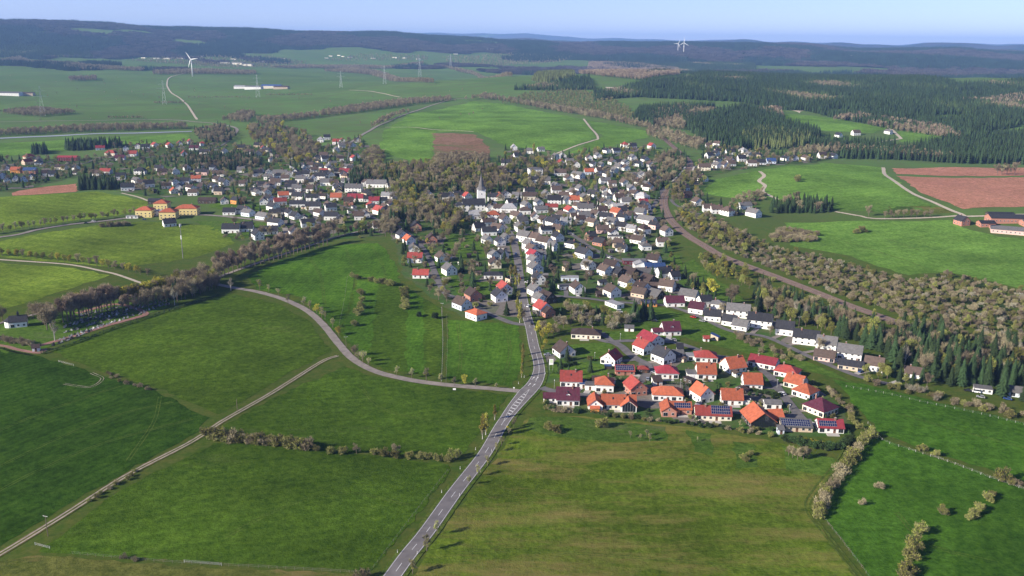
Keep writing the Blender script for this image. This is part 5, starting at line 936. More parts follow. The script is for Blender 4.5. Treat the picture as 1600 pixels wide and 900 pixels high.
spots('shrub', [(858, 672, 4), (868, 676, 4), (940, 668, 4.5), (985, 684, 4, 'young_tree'), (1000, 688, 4, 'young_tree'), (1015, 690, 4.5, 'young_tree'), (1010, 682, 4, 'young_tree'), (1090, 690, 3, 'young_tree'), (1160, 716, 3), (1165, 722, 2.6), (1172, 712, 2.6)], 4, 'on the rough grass below the estate')
spots('shrub', [(564, 462, 5), (566, 472, 5), (564, 482, 5), (561, 492, 5.5), (554, 510, 4), (550, 434, 4), (558, 437, 4.5), (580, 440, 4), (588, 443, 4.5), (597, 444, 5), (606, 446, 5), (612, 447, 5), (632, 458, 5.5), (633, 467, 5), (632, 476, 5.5), (633, 483, 5), (655, 495, 3.5, 'evergreen_shrub'), (680, 498, 4, 'evergreen_shrub')], 4.5, 'in the broken hedges of the middle pasture')
spots('young_tree', [(406, 453, 8), (420, 456, 6), (435, 462, 6), (450, 474, 7), (475, 478, 8), (484, 484, 7), (495, 490, 7, 'yellow_tree'), (503, 497, 8), (508, 500, 7), (520, 512, 7), (529, 524, 7, 'yellow_tree'), (554, 557, 9, 'bare_tree'), (560, 563, 7), (567, 567, 8), (576, 572, 6), (620, 588, 7), (643, 591, 7), (666, 596, 9), (689, 600, 7), (710, 604, 6), (725, 602, 7, 'yellow_tree'), (743, 605, 6), (775, 608, 4)], 7, 'along the curved side road')
spots('poplar_tree', [(754, 686, 13), (759, 680, 12), (773, 656, 9)], 12, 'on the left verge of the main road'); spots('young_tree', [(803, 668, 6), (784, 696, 5.5), (776, 706, 5), (762, 728, 5), (747, 744, 5.5), (733, 758, 5), (683, 836, 6.5), (667, 861, 6.5), (645, 896, 6), (795, 680, 4.5), (627, 925, 6)], 5.5, 'on the right verge of the main road')
spots('thicket_shrub', [(565, 905, 4), (193, 873, 2), (212, 876, 2)], 4, 'at the near bottom edge'); row(['shrub', 'thicket_shrub'], [(140, 785), (200, 748), (215, 736)], 9, 1.8, 'beside the near left track', 1.5); row(['shrub', 'thicket_shrub'], [(165, 583), (200, 600), (240, 610)], 12, 2.0, 'along the ditch below the cemetery', 2)
spots('poplar_tree', [(812, 505, 13), (814, 498, 13), (808, 490, 12), (816, 575, 9), (815, 590, 8), (817, 556, 8), (817, 566, 9), (811, 448, 12), (805, 440, 13), (798, 436, 14), (806, 452, 10)], 11, 'left of the main road in the village'); spots('yellow_tree', [(843, 522, 9), (850, 524, 10, 'bare_tree'), (857, 526, 10), (865, 526, 10, 'bare_tree'), (846, 530, 7), (852, 540, 5), (848, 548, 4)], 9, 'right of the main road bend')
region([(866, 500), (880, 478), (920, 486), (955, 496), (985, 505), (980, 515), (930, 515), (880, 512)], 6, [('blossom_shrub', 3, 6), ('bare_tree', 3, 9), ('budding_tree', 2, 8), ('spruce_tree', 1, 7)], 'in the grove above the brown bungalow', .85); region([(987, 503), (1023, 504), (1023, 494), (989, 493)], 4.2, [('spruce_tree', 1, 12.5)], 'in the small spruce clump on the lawn')
row('evergreen_shrub', [(912, 487), (950, 492)], 16, 3.2, 'in the dark hedge above the lawn', .3); spots('yellow_tree', [(1112, 462, 12)], 12, 'before the railway scrub'); spots('bare_tree', [(1143, 476, 15), (1147, 470, 13)], 14, 'above the grey-roofed long house'); spots('spruce_tree', [(835, 240, 6), (1117, 460, 7), (1080, 452, 11), (1075, 447, 11), (1098, 452, 10), (1090, 447, 9), (1070, 435, 12), (1104, 455, 10), (1085, 450, 10), (860, 405, 14), (856, 400, 12), (739, 452, 15), (737, 440, 10), (722, 425, 12), (868, 375, 8), (880, 350, 9), (888, 352, 10), (895, 353, 10)], 10, 'standing among the gardens')
spots('budding_tree', [(1378, 588, 9), (1386, 592, 8), (1395, 590, 12, 'spruce_tree'), (1405, 596, 10, 'spruce_tree'), (1415, 600, 7), (1440, 598, 11, 'spruce_tree'), (1448, 604, 8, 'bare_tree'), (1352, 586, 6), (1372, 592, 5), (1425, 602, 9, 'spruce_tree')], 8, 'in front of the valley row end'); spots('poplar_tree', [(834, 242, 20)], 20, 'standing tall above the white houses'); spots('bare_tree', [(980, 290, 18), (988, 292, 17), (1000, 296, 14)], 16, 'below the station hillside')
row('bare_tree', [(1378, 341), (1420, 340), (1458, 339)], 8, 9, 'along the right farm lane'); spots('bare_tree', [(1357, 338, 12), (1558, 273, 15), (1565, 273, 15), (1573, 273, 16), (1585, 273, 17)], 14, 'on the ploughed field edge'); spots('shrub', [(1246, 284, 6), (1247, 281, 7), (1340, 364, 5), (1347, 363, 6), (1336, 365, 4)], 5, 'alone on the right crop fields')
# gardens
MIXV = [('bare_tree', 3.4, 9), ('budding_tree', 2.4, 8), ('yellow_tree', .6, 7), ('spruce_tree', 3.4, 10), ('thicket_shrub', 2, 3.5), ('shrub', 2, 3), ('evergreen_shrub', 2, 2.6), ('blossom_shrub', .6, 4)]
region(VILLAGE[0], 11.5, MIXV, 'in the village gardens', .85, 1.0); region(VILLAGE[1], 12.5, MIXV, 'in the left village gardens', .85, 1.0); region(VILLAGE[2], 12, MIXV, 'behind the railway', .85, 1.0)
region(VILLAGE[3], 6.5, [('evergreen_shrub', 5, 1.9), ('shrub', 3, 2.2), ('thicket_shrub', 1.4, 2.2), ('young_tree', .6, 3.5), ('spruce_tree', .4, 3.6)], 'in the estate gardens', .55, .6)
row('evergreen_shrub', [(872, 574), (900, 570)], 12, 2.2, 'in the hedge below the brown-roofed house', .3); row('evergreen_shrub', [(1172, 612), (1218, 620)], 13, 2.2, 'in the clipped hedge above the grey shed', .3)
# woods near the village
MIXW = [('bare_tree', 4, 12), ('budding_tree', 3.2, 11), ('yellow_tree', .6, 10), ('spruce_tree', 1.8, 13)]
region([(575, 292), (600, 264), (680, 262), (765, 264), (800, 290), (795, 302), (755, 304), (700, 302), (650, 304), (630, 322), (600, 312), (615, 290)], 6.6, MIXW, 'on the wooded knoll')
region([(602, 345), (622, 320), (650, 312), (700, 325), (722, 345), (705, 368), (660, 350), (630, 345), (610, 372), (590, 366)], 6.6, [('bare_tree', 4, 13), ('yellow_tree', 1.2, 12), ('spruce_tree', 1.6, 14), ('budding_tree', 2, 12)], 'in the park below the knoll', .9)
region([(680, 258), (762, 260), (764, 246), (680, 244)], 5.5, [('bare_tree', 1, 8), ('thicket_shrub', 1.4, 3.5)], 'on the reddish clearing', .85)
for poly, wh in (([(545, 272), (570, 264), (582, 285), (560, 292), (545, 290)], 'in the grove right of the old village'), ([(525, 292), (565, 291), (566, 296), (530, 298)], 'in the grove right of the old village')): region(poly, 6, [('spruce_tree', 4, 13), ('bare_tree', 1, 10)], wh)
region([(285, 262), (300, 250), (345, 246), (395, 246), (410, 258), (380, 266), (300, 268)], 7, [('spruce_tree', 4, 13), ('bare_tree', 2, 11)], 'in the dark grove of the left village', .85)
region([(385, 200), (430, 196), (475, 212), (500, 236), (485, 262), (455, 258), (430, 240), (395, 222)], 8.5, [('bare_tree', 4, 13), ('yellow_tree', .7, 13), ('spruce_tree', 1, 13)], 'in the upper village wood', .5)
region([(300, 208), (345, 199), (372, 212), (350, 226), (318, 222)], 8.5, [('spruce_tree', 1.4, 13), ('bare_tree', 2, 12)], 'at the highway end', .85)
for poly, wh in (([(102, 236), (166, 234), (166, 227), (104, 228)], 'in the long spruce row'), ([(170, 232), (189, 231), (189, 226), (171, 226)], 'in the short spruce row'), ([(50, 242), (74, 242), (73, 235), (52, 236)], 'in the left spruce clump'), ([(121, 298), (184, 297), (182, 290), (126, 289)], 'in the dark spruce block')): region(poly, 6, [('spruce_tree', 1, 15)], wh)
region([(1070, 318), (1095, 330), (1200, 385), (1330, 416), (1430, 440), (1480, 427), (1600, 458), (1800, 500), (1800, 640), (1560, 552), (1400, 494), (1200, 418), (1100, 378), (1050, 340)], 4.6, [('blossom_shrub', .9, 3.2), ('shrub', 3, 3), ('thicket_shrub', 3.4, 3.4), ('evergreen_shrub', 1, 2.6), ('budding_tree', .5, 6), ('bare_tree', .5, 6.5)], 'in the scrubland right of the railway', .82, 1.0)
region([(1090, 400), (1180, 432), (1250, 458), (1330, 486), (1400, 515), (1560, 572), (1640, 600), (1640, 590), (1390, 506), (1200, 436), (1100, 395)], 6.5, [('shrub', 2, 4), ('thicket_shrub', 2, 4.5), ('budding_tree', 1, 7)], 'along the railway bank', .6, 1.5)
region([(1175, 468), (1190, 455), (1260, 480), (1340, 508), (1400, 535), (1430, 560), (1400, 562), (1320, 530), (1240, 505), (1180, 487)], 5.6, [('spruce_tree', 3.2, 14), ('bare_tree', 2.4, 12), ('budding_tree', 1.8, 11), ('birch_tree', .5, 12)], 'behind the valley row', .9)
region([(1385, 560), (1410, 522), (1480, 536), (1600, 552), (1800, 600), (1800, 690), (1600, 632), (1500, 606), (1420, 590)], 6, [('spruce_tree', 5, 15), ('bare_tree', 1.2, 12), ('budding_tree', .7, 11), ('birch_tree', .4, 12)], 'in the valley conifer wood', .9)
region([(1355, 590), (1400, 603), (1480, 622), (1600, 650), (1760, 690), (1760, 700), (1590, 656), (1470, 628), (1380, 606), (1345, 596)], 4.2, [('shrub', 2, 3.4), ('thicket_shrub', 2, 3.6), ('blossom_shrub', 1, 3.2)], 'in the hedge below the valley wood', .8)
region([(1150, 520), (1200, 540), (1260, 565), (1250, 572), (1190, 552), (1140, 528)], 5, [('thicket_shrub', 3, 3.4), ('shrub', 1, 3), ('bare_tree', .6, 6)], 'on the bank behind the estate', .85); row(['thicket_shrub', 'shrub'], [(1290, 608), (1310, 625), (1330, 650), (1338, 672)], 16, 2.6, 'along the estate right edge', 1.6)
region([(1028, 246), (1068, 244), (1074, 258), (1045, 292), (1012, 302), (1000, 285), (1035, 268)], 8, [('spruce_tree', 2, 13), ('bare_tree', 2, 12)], 'above the station', .85); region([(1040, 300), (1075, 275), (1092, 275), (1078, 300), (1060, 322), (1048, 316)], 8, MIXW, 'right of the station curve', .8)
region([(1205, 334), (1302, 332), (1300, 320), (1240, 314), (1202, 322)], 6, [('spruce_tree', 4, 11), ('bare_tree', .6, 11)], 'in the dark thicket of the right fields'); region([(1200, 378), (1270, 380), (1278, 366), (1220, 358)], 4.6, [('thicket_shrub', 4, 4.5), ('shrub', 1, 4)], 'in the brown thicket of the right fields'); region([(1180, 320), (1200, 310), (1190, 300), (1160, 312), (1140, 320), (1150, 330)], 7, [('bare_tree', 2, 9), ('thicket_shrub', 2, 4)], 'along the right meadow gully', .8)
region([(580, 232), (600, 240), (602, 262), (575, 275), (565, 250)], 8, [('bare_tree', 2, 10), ('budding_tree', 1, 9)], 'on the slope left of the knoll', .8)
region([(770, 268), (800, 290), (830, 300), (860, 300), (870, 262), (840, 250), (815, 262)], 9, MIXW, 'behind the church', .55)

region([(1052, 332), (1110, 350), (1185, 388), (1165, 396), (1090, 366)], 7, [('budding_tree', 3, 8), ('yellow_tree', .6, 7), ('bare_tree', 1, 8)], 'right of the railway bend', .7); region([(1085, 402), (1130, 410), (1192, 440), (1170, 452), (1110, 432)], 7, [('budding_tree', 3, 8), ('yellow_tree', .5, 7), ('thicket_shrub', 1, 4)], 'left of the lower railway', .7)
# individuals: the 300 largest of a kind; the rest is one mass per kind
def clone(kind, x, y, h, where):
    hn, parts = rnd.choice(SPEC[kind]); s = h / hn; root = ob(kind, None, None, (x, y, h1(x, y) + .03), rnd.uniform(0, 6.28), (s * rnd.uniform(.88, 1.12), s * rnd.uniform(.88, 1.12), s))
    for nm, me in parts: ob(nm, me, root)
    cat = 'shrub' if 'shrub' in kind else 'tree'; tag(root, f'{NAMES[kind]} {where}', cat, f'{cat}s {where}', (x, y, h1(x, y)))
def src(name, parts):
    b_v = []; b_f = []; mats = []; mi = []
    for _, me in parts:
        o_ = len(b_v); n = len(me.vertices); co = np.empty(n * 3, np.float32); me.vertices.foreach_get('co', co); b_v += co.reshape(-1, 3).tolist()
        k = len(mats); mats += list(me.materials)
        for p in me.polygons: b_f.append([v + o_ for v in p.vertices]); mi.append(k + p.material_index)
    me = bpy.data.meshes.new(name); me.from_pydata(b_v, [], b_f)
    for m_ in mats: me.materials.append(m_)
    me.polygons.foreach_set('material_index', mi); return bpy.data.objects.new(name, me)
def mass(name, pts_, srcs, label, cat):      # pts_: x, y, scale
    A = np.array(pts_, float); z = H(A[:, 0], A[:, 1]); me = bpy.data.meshes.new(name); n = len(A)
    me.vertices.add(n); me.vertices.foreach_set('co', np.stack([A[:, 0], A[:, 1], z], -1).ravel())
    a1 = me.attributes.new('scl', 'FLOAT', 'POINT'); a1.data.foreach_set('value', A[:, 2].astype(np.float32))
    a2 = me.attributes.new('turn', 'FLOAT_VECTOR', 'POINT'); r_ = np.zeros((n, 3), np.float32); r_[:, 2] = NR.uniform(0, 6.28, n); a2.data.foreach_set('vector', r_.ravel())
    a3 = me.attributes.new('pick', 'INT', 'POINT'); a3.data.foreach_set('value', NR.integers(0, len(srcs), n).astype(np.int32))
    o = ob(name, me); g = bpy.data.node_groups.new(name, 'GeometryNodeTree'); g.interface.new_socket('Geometry', in_out='INPUT', socket_type='NodeSocketGeometry'); g.interface.new_socket('Geometry', in_out='OUTPUT', socket_type='NodeSocketGeometry')
    gi, go = g.nodes.new('NodeGroupInput'), g.nodes.new('NodeGroupOutput'); ip = g.nodes.new('GeometryNodeInstanceOnPoints'); jn = g.nodes.new('GeometryNodeJoinGeometry')
    for s in srcs:
        oi = g.nodes.new('GeometryNodeObjectInfo'); oi.inputs['Object'].default_value = s; oi.inputs['As Instance'].default_value = True; g.links.new(oi.outputs['Geometry'], jn.inputs[0])
    def na(nm, dt): q = g.nodes.new('GeometryNodeInputNamedAttribute'); q.data_type = dt; q.inputs['Name'].default_value = nm; return q.outputs['Attribute']
    g.links.new(gi.outputs[0], ip.inputs['Points']); g.links.new(jn.outputs[0], ip.inputs['Instance']); ip.inputs['Pick Instance'].default_value = True
    g.links.new(na('pick', 'INT'), ip.inputs['Instance Index']); g.links.new(na('turn', 'FLOAT_VECTOR'), ip.inputs['Rotation']); g.links.new(na('scl', 'FLOAT'), ip.inputs['Scale']); g.links.new(ip.outputs[0], go.inputs[0])
    md = o.modifiers.new('scatter', 'NODES'); md.node_group = g; return stuff(o, label, cat)
for kind, L_ in TREES.items():
    L_.sort(key=lambda q: -(q[2] / math.hypot(q[0], q[1]))); 
    for q in L_[:300]: clone(kind, *q)
    if len(L_) > 300:
        hn = SPEC[kind][0][0]; mass(kind + '_mass', [(x, y, h / hn) for x, y, h, _ in L_[300:]], [src(kind + '_model', p) for _, p in SPEC[kind]], f"mass of {NAMES[kind]}s through village and scrubland", 'shrubs' if 'shrub' in kind else 'trees')

# ------------------------------------------------------------ forests and far woodland
def lowtree(mat, h, rad, base, n, ln, wd):
    lb = lobes_for(h, rad, base, 4); b_ = MB(); b_.tube((0, 0, -1), (0, 0, base + 1), .2, .14, 4, 0, False)
    return src('woodland_model', [('t', b_.mesh('trunk', ['bark'])), ('c', tri_mesh('crown', twigs(lb, n, ln, wd, .4, .6), mat))])
def lowcon(mat, h, rad): return src('woodland_model', [('c', tri_mesh('crown', conifer(h, rad, 7, 6, .06), mat))])
def clump(kind, n=26, sz=46):
    V = []; 
    for i in range(n):
        x, y = NR.uniform(-sz / 2, sz / 2, 2); h = NR.uniform(14, 22)
        T_ = conifer(h, NR.uniform(2.6, 3.6), 4, 5, .05) if 'needle' in kind else twigs(lobes_for(h * .8, 5, 4, 3), 26, 3.4, 2.2, .4, .7)
        V.append(T_ + [x, y, -1])
    return src('woodland_model', [('c', tri_mesh('crown', np.concatenate(V), kind))])
CON = [lowcon('needle', 17, 3.3) for _ in range(3)]; DEC = [lowtree('twig', 14, 4.6, 2.5, 190, 2.4, .5) for _ in range(3)] ; RED = [lowtree('red_twig', 14, 4.6, 2.5, 190, 2.4, .5) for _ in range(3)]
OLI = [lowtree('olive_twig', 12, 4.4, 2, 190, 2.2, .5) for _ in range(2)]; LAR = [lowcon('larch', 18, 2.8) for _ in range(2)]; CCON = [clump('hill_needle') for _ in range(3)]; CDEC = [clump('hill_twig') for _ in range(3)]
def grid_pts(poly, sp, s0, s1, prob=1.0, world=False):
    W_ = poly if world else wpoly(poly); A = np.array(W_); lo, hi = A.min(0), A.max(0)
    X, Y = np.meshgrid(np.arange(lo[0], hi[0], sp), np.arange(lo[1], hi[1], sp)); P_ = np.stack([X.ravel(), Y.ravel()], -1)
    P_ = P_ + NR.uniform(-.5, .5, P_.shape) * sp; P_ = P_[inside(P_, W_)]; P_ = P_[NR.random(len(P_)) < prob]
    if sp < 9 and len(P_) > 4000: P_ = P_[(np.sin(P_[:, 0] / 47 + 2 * np.sin(P_[:, 1] / 90)) + np.sin(P_[:, 1] / 61 + P_[:, 0] / 130)) < 1.62]
    if len(P_) < 60000: P_ = clear(P_, 3) if len(P_) < 20000 else P_
    return np.column_stack([P_, NR.uniform(s0, s1, len(P_))])
WOODS = [
 ('spruce_forest', CON, 'dark spruce forest on the near right hillside', 6, .7, 1.15, [[(1075, 203), (1098, 222), (1150, 236), (1232, 224), (1284, 213), (1270, 205), (1228, 194), (1205, 178), (1165, 170), (1100, 182), (1060, 185)], [(985, 190), (1000, 172), (1060, 170), (1120, 168), (1060, 184), (1020, 198)]]),
 ('spruce_forest', CON, 'wide dark spruce forest covering the right plateau', 6.3, .5, 1.1, [[(930, 158), (1000, 152), (1160, 160), (1215, 172), (1262, 174), (1300, 184), (1392, 203), (1500, 220), (1560, 205), (1610, 195), (1900, 195), (1900, 145), (1500, 134), (1300, 119), (1180, 112), (1060, 124), (1000, 132), (925, 146)], [(1010, 118), (1180, 108), (1180, 100), (1020, 98), (950, 96), (960, 102), (1050, 110)], [(800, 141), (860, 132), (920, 122), (930, 140), (870, 142)]]),
 ('spruce_forest', CON, 'spruce forest along the right edge above the ploughed field', 6.8, .7, 1.15, [[(1410, 236), (1480, 220), (1560, 212), (1650, 206), (1900, 206), (1900, 258), (1500, 256), (1440, 252), (1300, 248), (1310, 243)], [(1230, 226), (1262, 224), (1350, 228), (1400, 226), (1395, 236), (1300, 238)]]),
 ('larch_wood', LAR, 'pale green larches among the dark forest', 9, .7, 1.1, [[(1150, 222), (1190, 205), (1280, 222), (1260, 230), (1180, 236)], [(830, 126), (880, 112), (900, 120), (850, 132)]]),
 ('red_brown_wood', RED, 'bare reddish wood on the middle hill', 9.5, .9, 1.2, [[(1300, 190), (1340, 184), (1420, 200), (1500, 216), (1470, 204), (1380, 190)], [(1180, 176), (1215, 173), (1225, 185), (1200, 182)], [(1500, 160), (1620, 165), (1800, 170), (1800, 160), (1600, 150)], [(905, 116), (920, 98), (1000, 100), (1060, 108), (1062, 118), (1000, 126), (940, 120)], [(1340, 196), (1420, 205), (1500, 222), (1490, 212), (1400, 200)]]),
 ('bare_wood', DEC, 'bare grey-brown trees filling the stream valley', 8, .7, 1.05, [[(715, 160), (760, 150), (800, 158), (860, 168), (940, 182), (1010, 198), (1068, 216), (1100, 226), (1090, 236), (1050, 226), (1010, 214), (1015, 203), (910, 182), (800, 160), (745, 155)], [(1010, 180), (1060, 168), (1120, 175), (1075, 192), (1070, 205), (1020, 198)], [(1230, 242), (1300, 232), (1420, 238), (1500, 252), (1420, 250), (1310, 240), (1240, 246)]]),
 ('valley_scrub', OLI, 'olive scrub on the old quarry slopes', 10, .5, .85, [[(780, 162), (820, 148), (900, 142), (945, 150), (985, 172), (1000, 190), (930, 178), (860, 168)]]),
 ('tree_belt', DEC, 'bare tree belt above the left highway', 7.5, .7, 1.0, [[(-200, 218), (0, 213.5), (100, 209), (200, 205.5), (295, 202), (290, 198), (180, 200), (60, 206), (0, 209), (-200, 213)]]),
 ('tree_belt', DEC, 'bare tree belt along the lane beyond the plateau', 8, .7, 1.0, [[(500, 183), (560, 177), (640, 165), (708, 158), (704, 154), (620, 160), (560, 168), (500, 178)], [(405, 193), (500, 184), (490, 180), (400, 189)], [(585, 200), (618, 184), (640, 177), (634, 176), (600, 188), (575, 203)], [(348, 190), (380, 178), (400, 180), (390, 192)], [(0, 178), (60, 172), (120, 178), (60, 184)]]),
 ('tree_belt', DEC, 'bare tree belts between the far left fields', 11, .9, 1.3, [[(50, 97), (140, 104), (226, 109), (226, 112), (130, 110), (50, 101)], [(240, 113), (330, 111), (400, 114), (400, 117), (240, 117)], [(420, 107), (470, 103), (530, 104), (600, 106), (662, 98), (662, 101), (600, 108), (480, 107)], [(505, 112), (560, 108), (600, 116), (680, 131), (660, 131), (580, 118)], [(680, 104), (740, 114), (800, 119), (800, 122), (740, 118)], [(108, 124), (150, 122), (152, 126), (110, 127)], [(0, 95), (30, 90), (50, 97), (20, 102)]]),
 ('town_trees', DEC, 'bare trees around the far town', 26, .7, 1.1, [[(200, 95), (300, 88), (420, 88), (480, 98), (420, 106), (330, 106)], [(500, 95), (560, 86), (670, 88), (670, 95), (560, 96)], [(690, 90), (800, 84), (900, 88), (880, 98), (760, 104), (700, 98)]]),
 ('spruce_forest', CON, 'dark spruce forest at the far left plain edge', 10, 1, 1.4, [[(-300, 90), (0, 90), (100, 90), (146, 92), (138, 80), (100, 74), (0, 73), (-300, 76)]]),
]
CONL = [lowcon('needle_light', 15, 3.2) for _ in range(3)]
for nm, sr, lab, sp_, s0, s1, polys in WOODS:
    A = np.concatenate([grid_pts(p_, sp_, s0, s1, .95) for p_ in polys])
    if sr is CON and len(A) > 6000:
        kd = np.sin(A[:, 0] / 83 + np.sin(A[:, 1] / 140) * 2) + np.sin(A[:, 1] / 104 + A[:, 0] / 210) + .7 * np.sin(A[:, 0] / 37) + NR.normal(size=len(A)) * .3
        mass('young_spruce_forest', A[(kd > .9) & (kd < 1.75)], CONL, 'paler young spruces in ' + lab, 'forest'); mass('bare_wood', A[kd >= 1.75] * [1, 1, .8], DEC, 'bare brown trees in ' + lab, 'forest'); A = A[kd <= .9]
    mass(nm, A, sr, lab, 'forest')
for lab, y0, x0, x1, n in (('thin dark hedge line right of the pale plain track', 153, 293, 392, 60), ('thin dark hedge line on the left plain', 185, 168, 225, 50), ('thin dark hedge line left of the pale plain track', 161.5, 240, 287, 60), ('thin dark hedge line below the far halls', 149, 417, 490, 60)):
    mass('far_hedge', [(p.x + rnd.uniform(-3, 3), p.y + rnd.uniform(-3, 3), rnd.uniform(.28, .5)) for p in (G(x0 + (x1 - x0) * i / n, y0) for i in range(n))], DEC, lab, 'hedge')
mass('plain_bush', [(p.x, p.y, rnd.uniform(.25, .6)) for p in (G(rnd.uniform(0, 760), rnd.uniform(110, 195)) for _ in range(90))], DEC + OLI, 'scattered bushes dotting the left plain', 'bushes')
# hills: clumps wherever the land cover is forest
sel = []
for x, y in [(x, y) for y in np.arange(3800, 9600, 48) for x in np.arange(-.72 * y, .72 * y, 48)]: sel.append((x, y))
A = np.array(sel) + NR.uniform(-22, 22, (len(sel), 2)); r_ = np.hypot(A[:, 0], A[:, 1])
cv = (np.sin(A[:, 0] / 410 + 1.3 * np.sin(A[:, 1] / 700)) + np.sin(A[:, 1] / 260 + A[:, 0] / 900) + .8 * np.sin(A[:, 0] / 170 - A[:, 1] / 210) + .5 * np.sin(A[:, 0] / 90 + A[:, 1] / 77))
k = cover_of(A[:, 0], A[:, 1], r_, cv) > .45
A = A[k]; kind = np.sin(A[:, 0] / 330 + A[:, 1] / 510) + np.sin(A[:, 1] / 290 - 1) + .6 * np.sin(A[:, 0] / 120) + NR.normal(size=len(A)) * .15
for nm, q, sr, lab in (('hill_spruce_forest', A[kind > .1], CCON, 'dark spruce forest covering the far hills'), ('hill_bare_forest', A[kind <= .1], CDEC, 'bare violet-brown forest covering the far hills')):
    mass(nm, np.column_stack([q, NR.uniform(.9, 1.25, len(q))]), sr, lab, 'forest')
# ------------------------------------------------------------ cemetery stones, fences, hedges
STONE = []
for mt in ('stone_grey', 'stone_dark', 'stone_white'):
    b_ = MB(); b_.prism([(-.45, -.1), (.45, -.1), (.45, .75), (.25, 1.0), (-.25, 1.0), (-.45, .75)], -.12, .12, 0, 'y'); hd = b_.mesh('headstone', [mt]); b_ = MB(); b_.box(-.6, .6, -2.1, -.15, -.1, .22); sl = b_.mesh('grave_slab', [mt]); STONE.append((mt.split('_')[1], hd, sl))
for pp, n, wh in (([(92, 532), (150, 512), (212, 492)], 26, 'beside the red gravel path'), ([(100, 520), (150, 505), (200, 490)], 20, 'in the second grave row'), ([(110, 506), (150, 494), (190, 484)], 18, 'under the front cemetery trees'), ([(125, 493), (160, 485), (192, 478)], 16, 'under the back cemetery trees'), ([(196, 484), (225, 478), (262, 470)], 18, 'at the right end of the cemetery'), ([(0, 528), (20, 532), (45, 537)], 12, 'below the chapel'), ([(80, 540), (120, 526), (160, 508)], 22, 'in the lowest grave row'), ([(98, 512), (140, 500), (185, 487)], 22, 'in the middle grave row'), ([(150, 502), (190, 489), (230, 478)], 20, 'in the upper right grave row'), ([(215, 492), (240, 480), (268, 474)], 14, 'by the cemetery birch')):
    P_ = [G(*q) for q in pp]
    for i in range(n):
        f = (i + .5) / n * (len(P_) - 1); j = int(f); f -= j; q = P_[j].lerp(P_[j + 1], f); c, hd, sl = rnd.choice(STONE + STONE[:2] * 2); x, y = q.x + rnd.uniform(-.8, .8), q.y + rnd.uniform(-1.2, 1.2)
        o = ob('gravestone', None, None, (x, y, h1(x, y) + .1), R(rnd.uniform(-15, 40)), rnd.uniform(.8, 1.25)); ob('headstone', hd, o); ob('grave_slab', sl, o); tag(o, f'{c} gravestone {wh}', 'gravestone', 'graves in the cemetery')
def hedge(pp, wd, ht, mat, label):
    pts_ = spline(pp, .35); n = len(pts_) * 9; V = []; idx = NR.integers(0, len(pts_), n); P_ = np.array([(p.x, p.y) for p in pts_])[idx] + NR.uniform(-.5, .5, (n, 2)) * wd
    z = H(P_[:, 0], P_[:, 1]) + NR.uniform(0, 1, n) ** .7 * ht; p = np.column_stack([P_, z]); d = NR.normal(size=(n, 3)); s = NR.normal(size=(n, 3)); V = np.stack([p + d * .16, p - d * .16, p + s * .3], 1).reshape(-1, 3)
    b_ = MB(); o = ob('hedge', tri_mesh('hedge', V, mat)); tag(o, label, 'hedge', None, (pts_[len(pts_) // 2].x, pts_[len(pts_) // 2].y, 0))
hedge([(64, 554), (115, 538), (170, 517), (228, 498), (290, 478), (345, 461)], 1.3, 1.7, 'hedge', 'long low dark hedge along the lower cemetery edge'); hedge([(0, 545), (30, 553), (50, 556)], 1, 1.1, 'hedge', 'short hedge in front of the lower cemetery corner'); hedge([(860, 584), (885, 584), (905, 583)], 1.1, 1.6, 'hedge', 'clipped hedge above the estate entrance')
hedge([(1086, 650), (1088, 662)], 1.2, 2.6, 'hedge', 'tall clipped hedge beside the brick solar house'); hedge([(860, 622), (852, 634), (854, 640)], 1.4, 1.7, 'olive_twig', 'brown hedge at the estate corner beside the main road'); hedge([(1225, 684), (1255, 688), (1290, 694)], 1, 1.2, 'yellow_bud', 'low yellowish hedge in front of the solar roofs')
for pp, lab in (([(1068, 601), (1070, 616), (1074, 630)], 'garden hedge left of the orange gabled house'), ([(1120, 600), (1124, 616)], 'garden hedge behind the two-window orange house'), ([(930, 590), (965, 594), (1000, 598)], 'long garden hedge behind the orange hipped house'), ([(1020, 600), (1065, 601)], 'garden hedge below the crimson hipped house'), ([(1010, 646), (1014, 660)], 'hedge between the two front row brick gardens'), ([(1155, 590), (1190, 592)], 'hedge above the orange-roofed house'), ([(905, 640), (940, 648), (1000, 655)], 'low hedge along the estate front gardens'), ([(1265, 640), (1262, 628), (1275, 612)], 'hedge behind the right estate houses'), ([(1300, 660), (1322, 668), (1328, 684)], 'dark hedge at the estate right corner')):
    hedge(pp, 1.0, 1.5, 'hedge', lab)
b_ = MB(); b_.tube((0, 0, -.3), (0, 0, 1.25), .075, .065, 5); POST = b_.mesh('post', ['stone_white']); b_ = MB(); b_.tube((0, 0, -.3), (0, 0, 1.2), .07, .06, 5); POST2 = b_.mesh('post', ['wood_pole'])
def fence(pp, sp_, me, label, ht=1.1):
    pts_ = spline(pp, sp_); p0 = pts_[0]; root = ob('fence', None, None, (p0.x, p0.y, h1(p0.x, p0.y))); zz = [h1(p.x, p.y) for p in pts_]
    for p, z in zip(pts_, zz): ob('post', me, root, (p.x - p0.x, p.y - p0.y, z - zz[0]))
    for hh in (.55, ht):
        b_ = MB()
        for i in range(len(pts_) - 1): b_.tube((pts_[i].x - p0.x, pts_[i].y - p0.y, zz[i] - zz[0] + hh), (pts_[i + 1].x - p0.x, pts_[i + 1].y - p0.y, zz[i + 1] - zz[0] + hh), .012, .012, 3, 0, False)
        ob('wire', b_.mesh('wire', ['metal']), root)
    tag(root, label, 'fence')
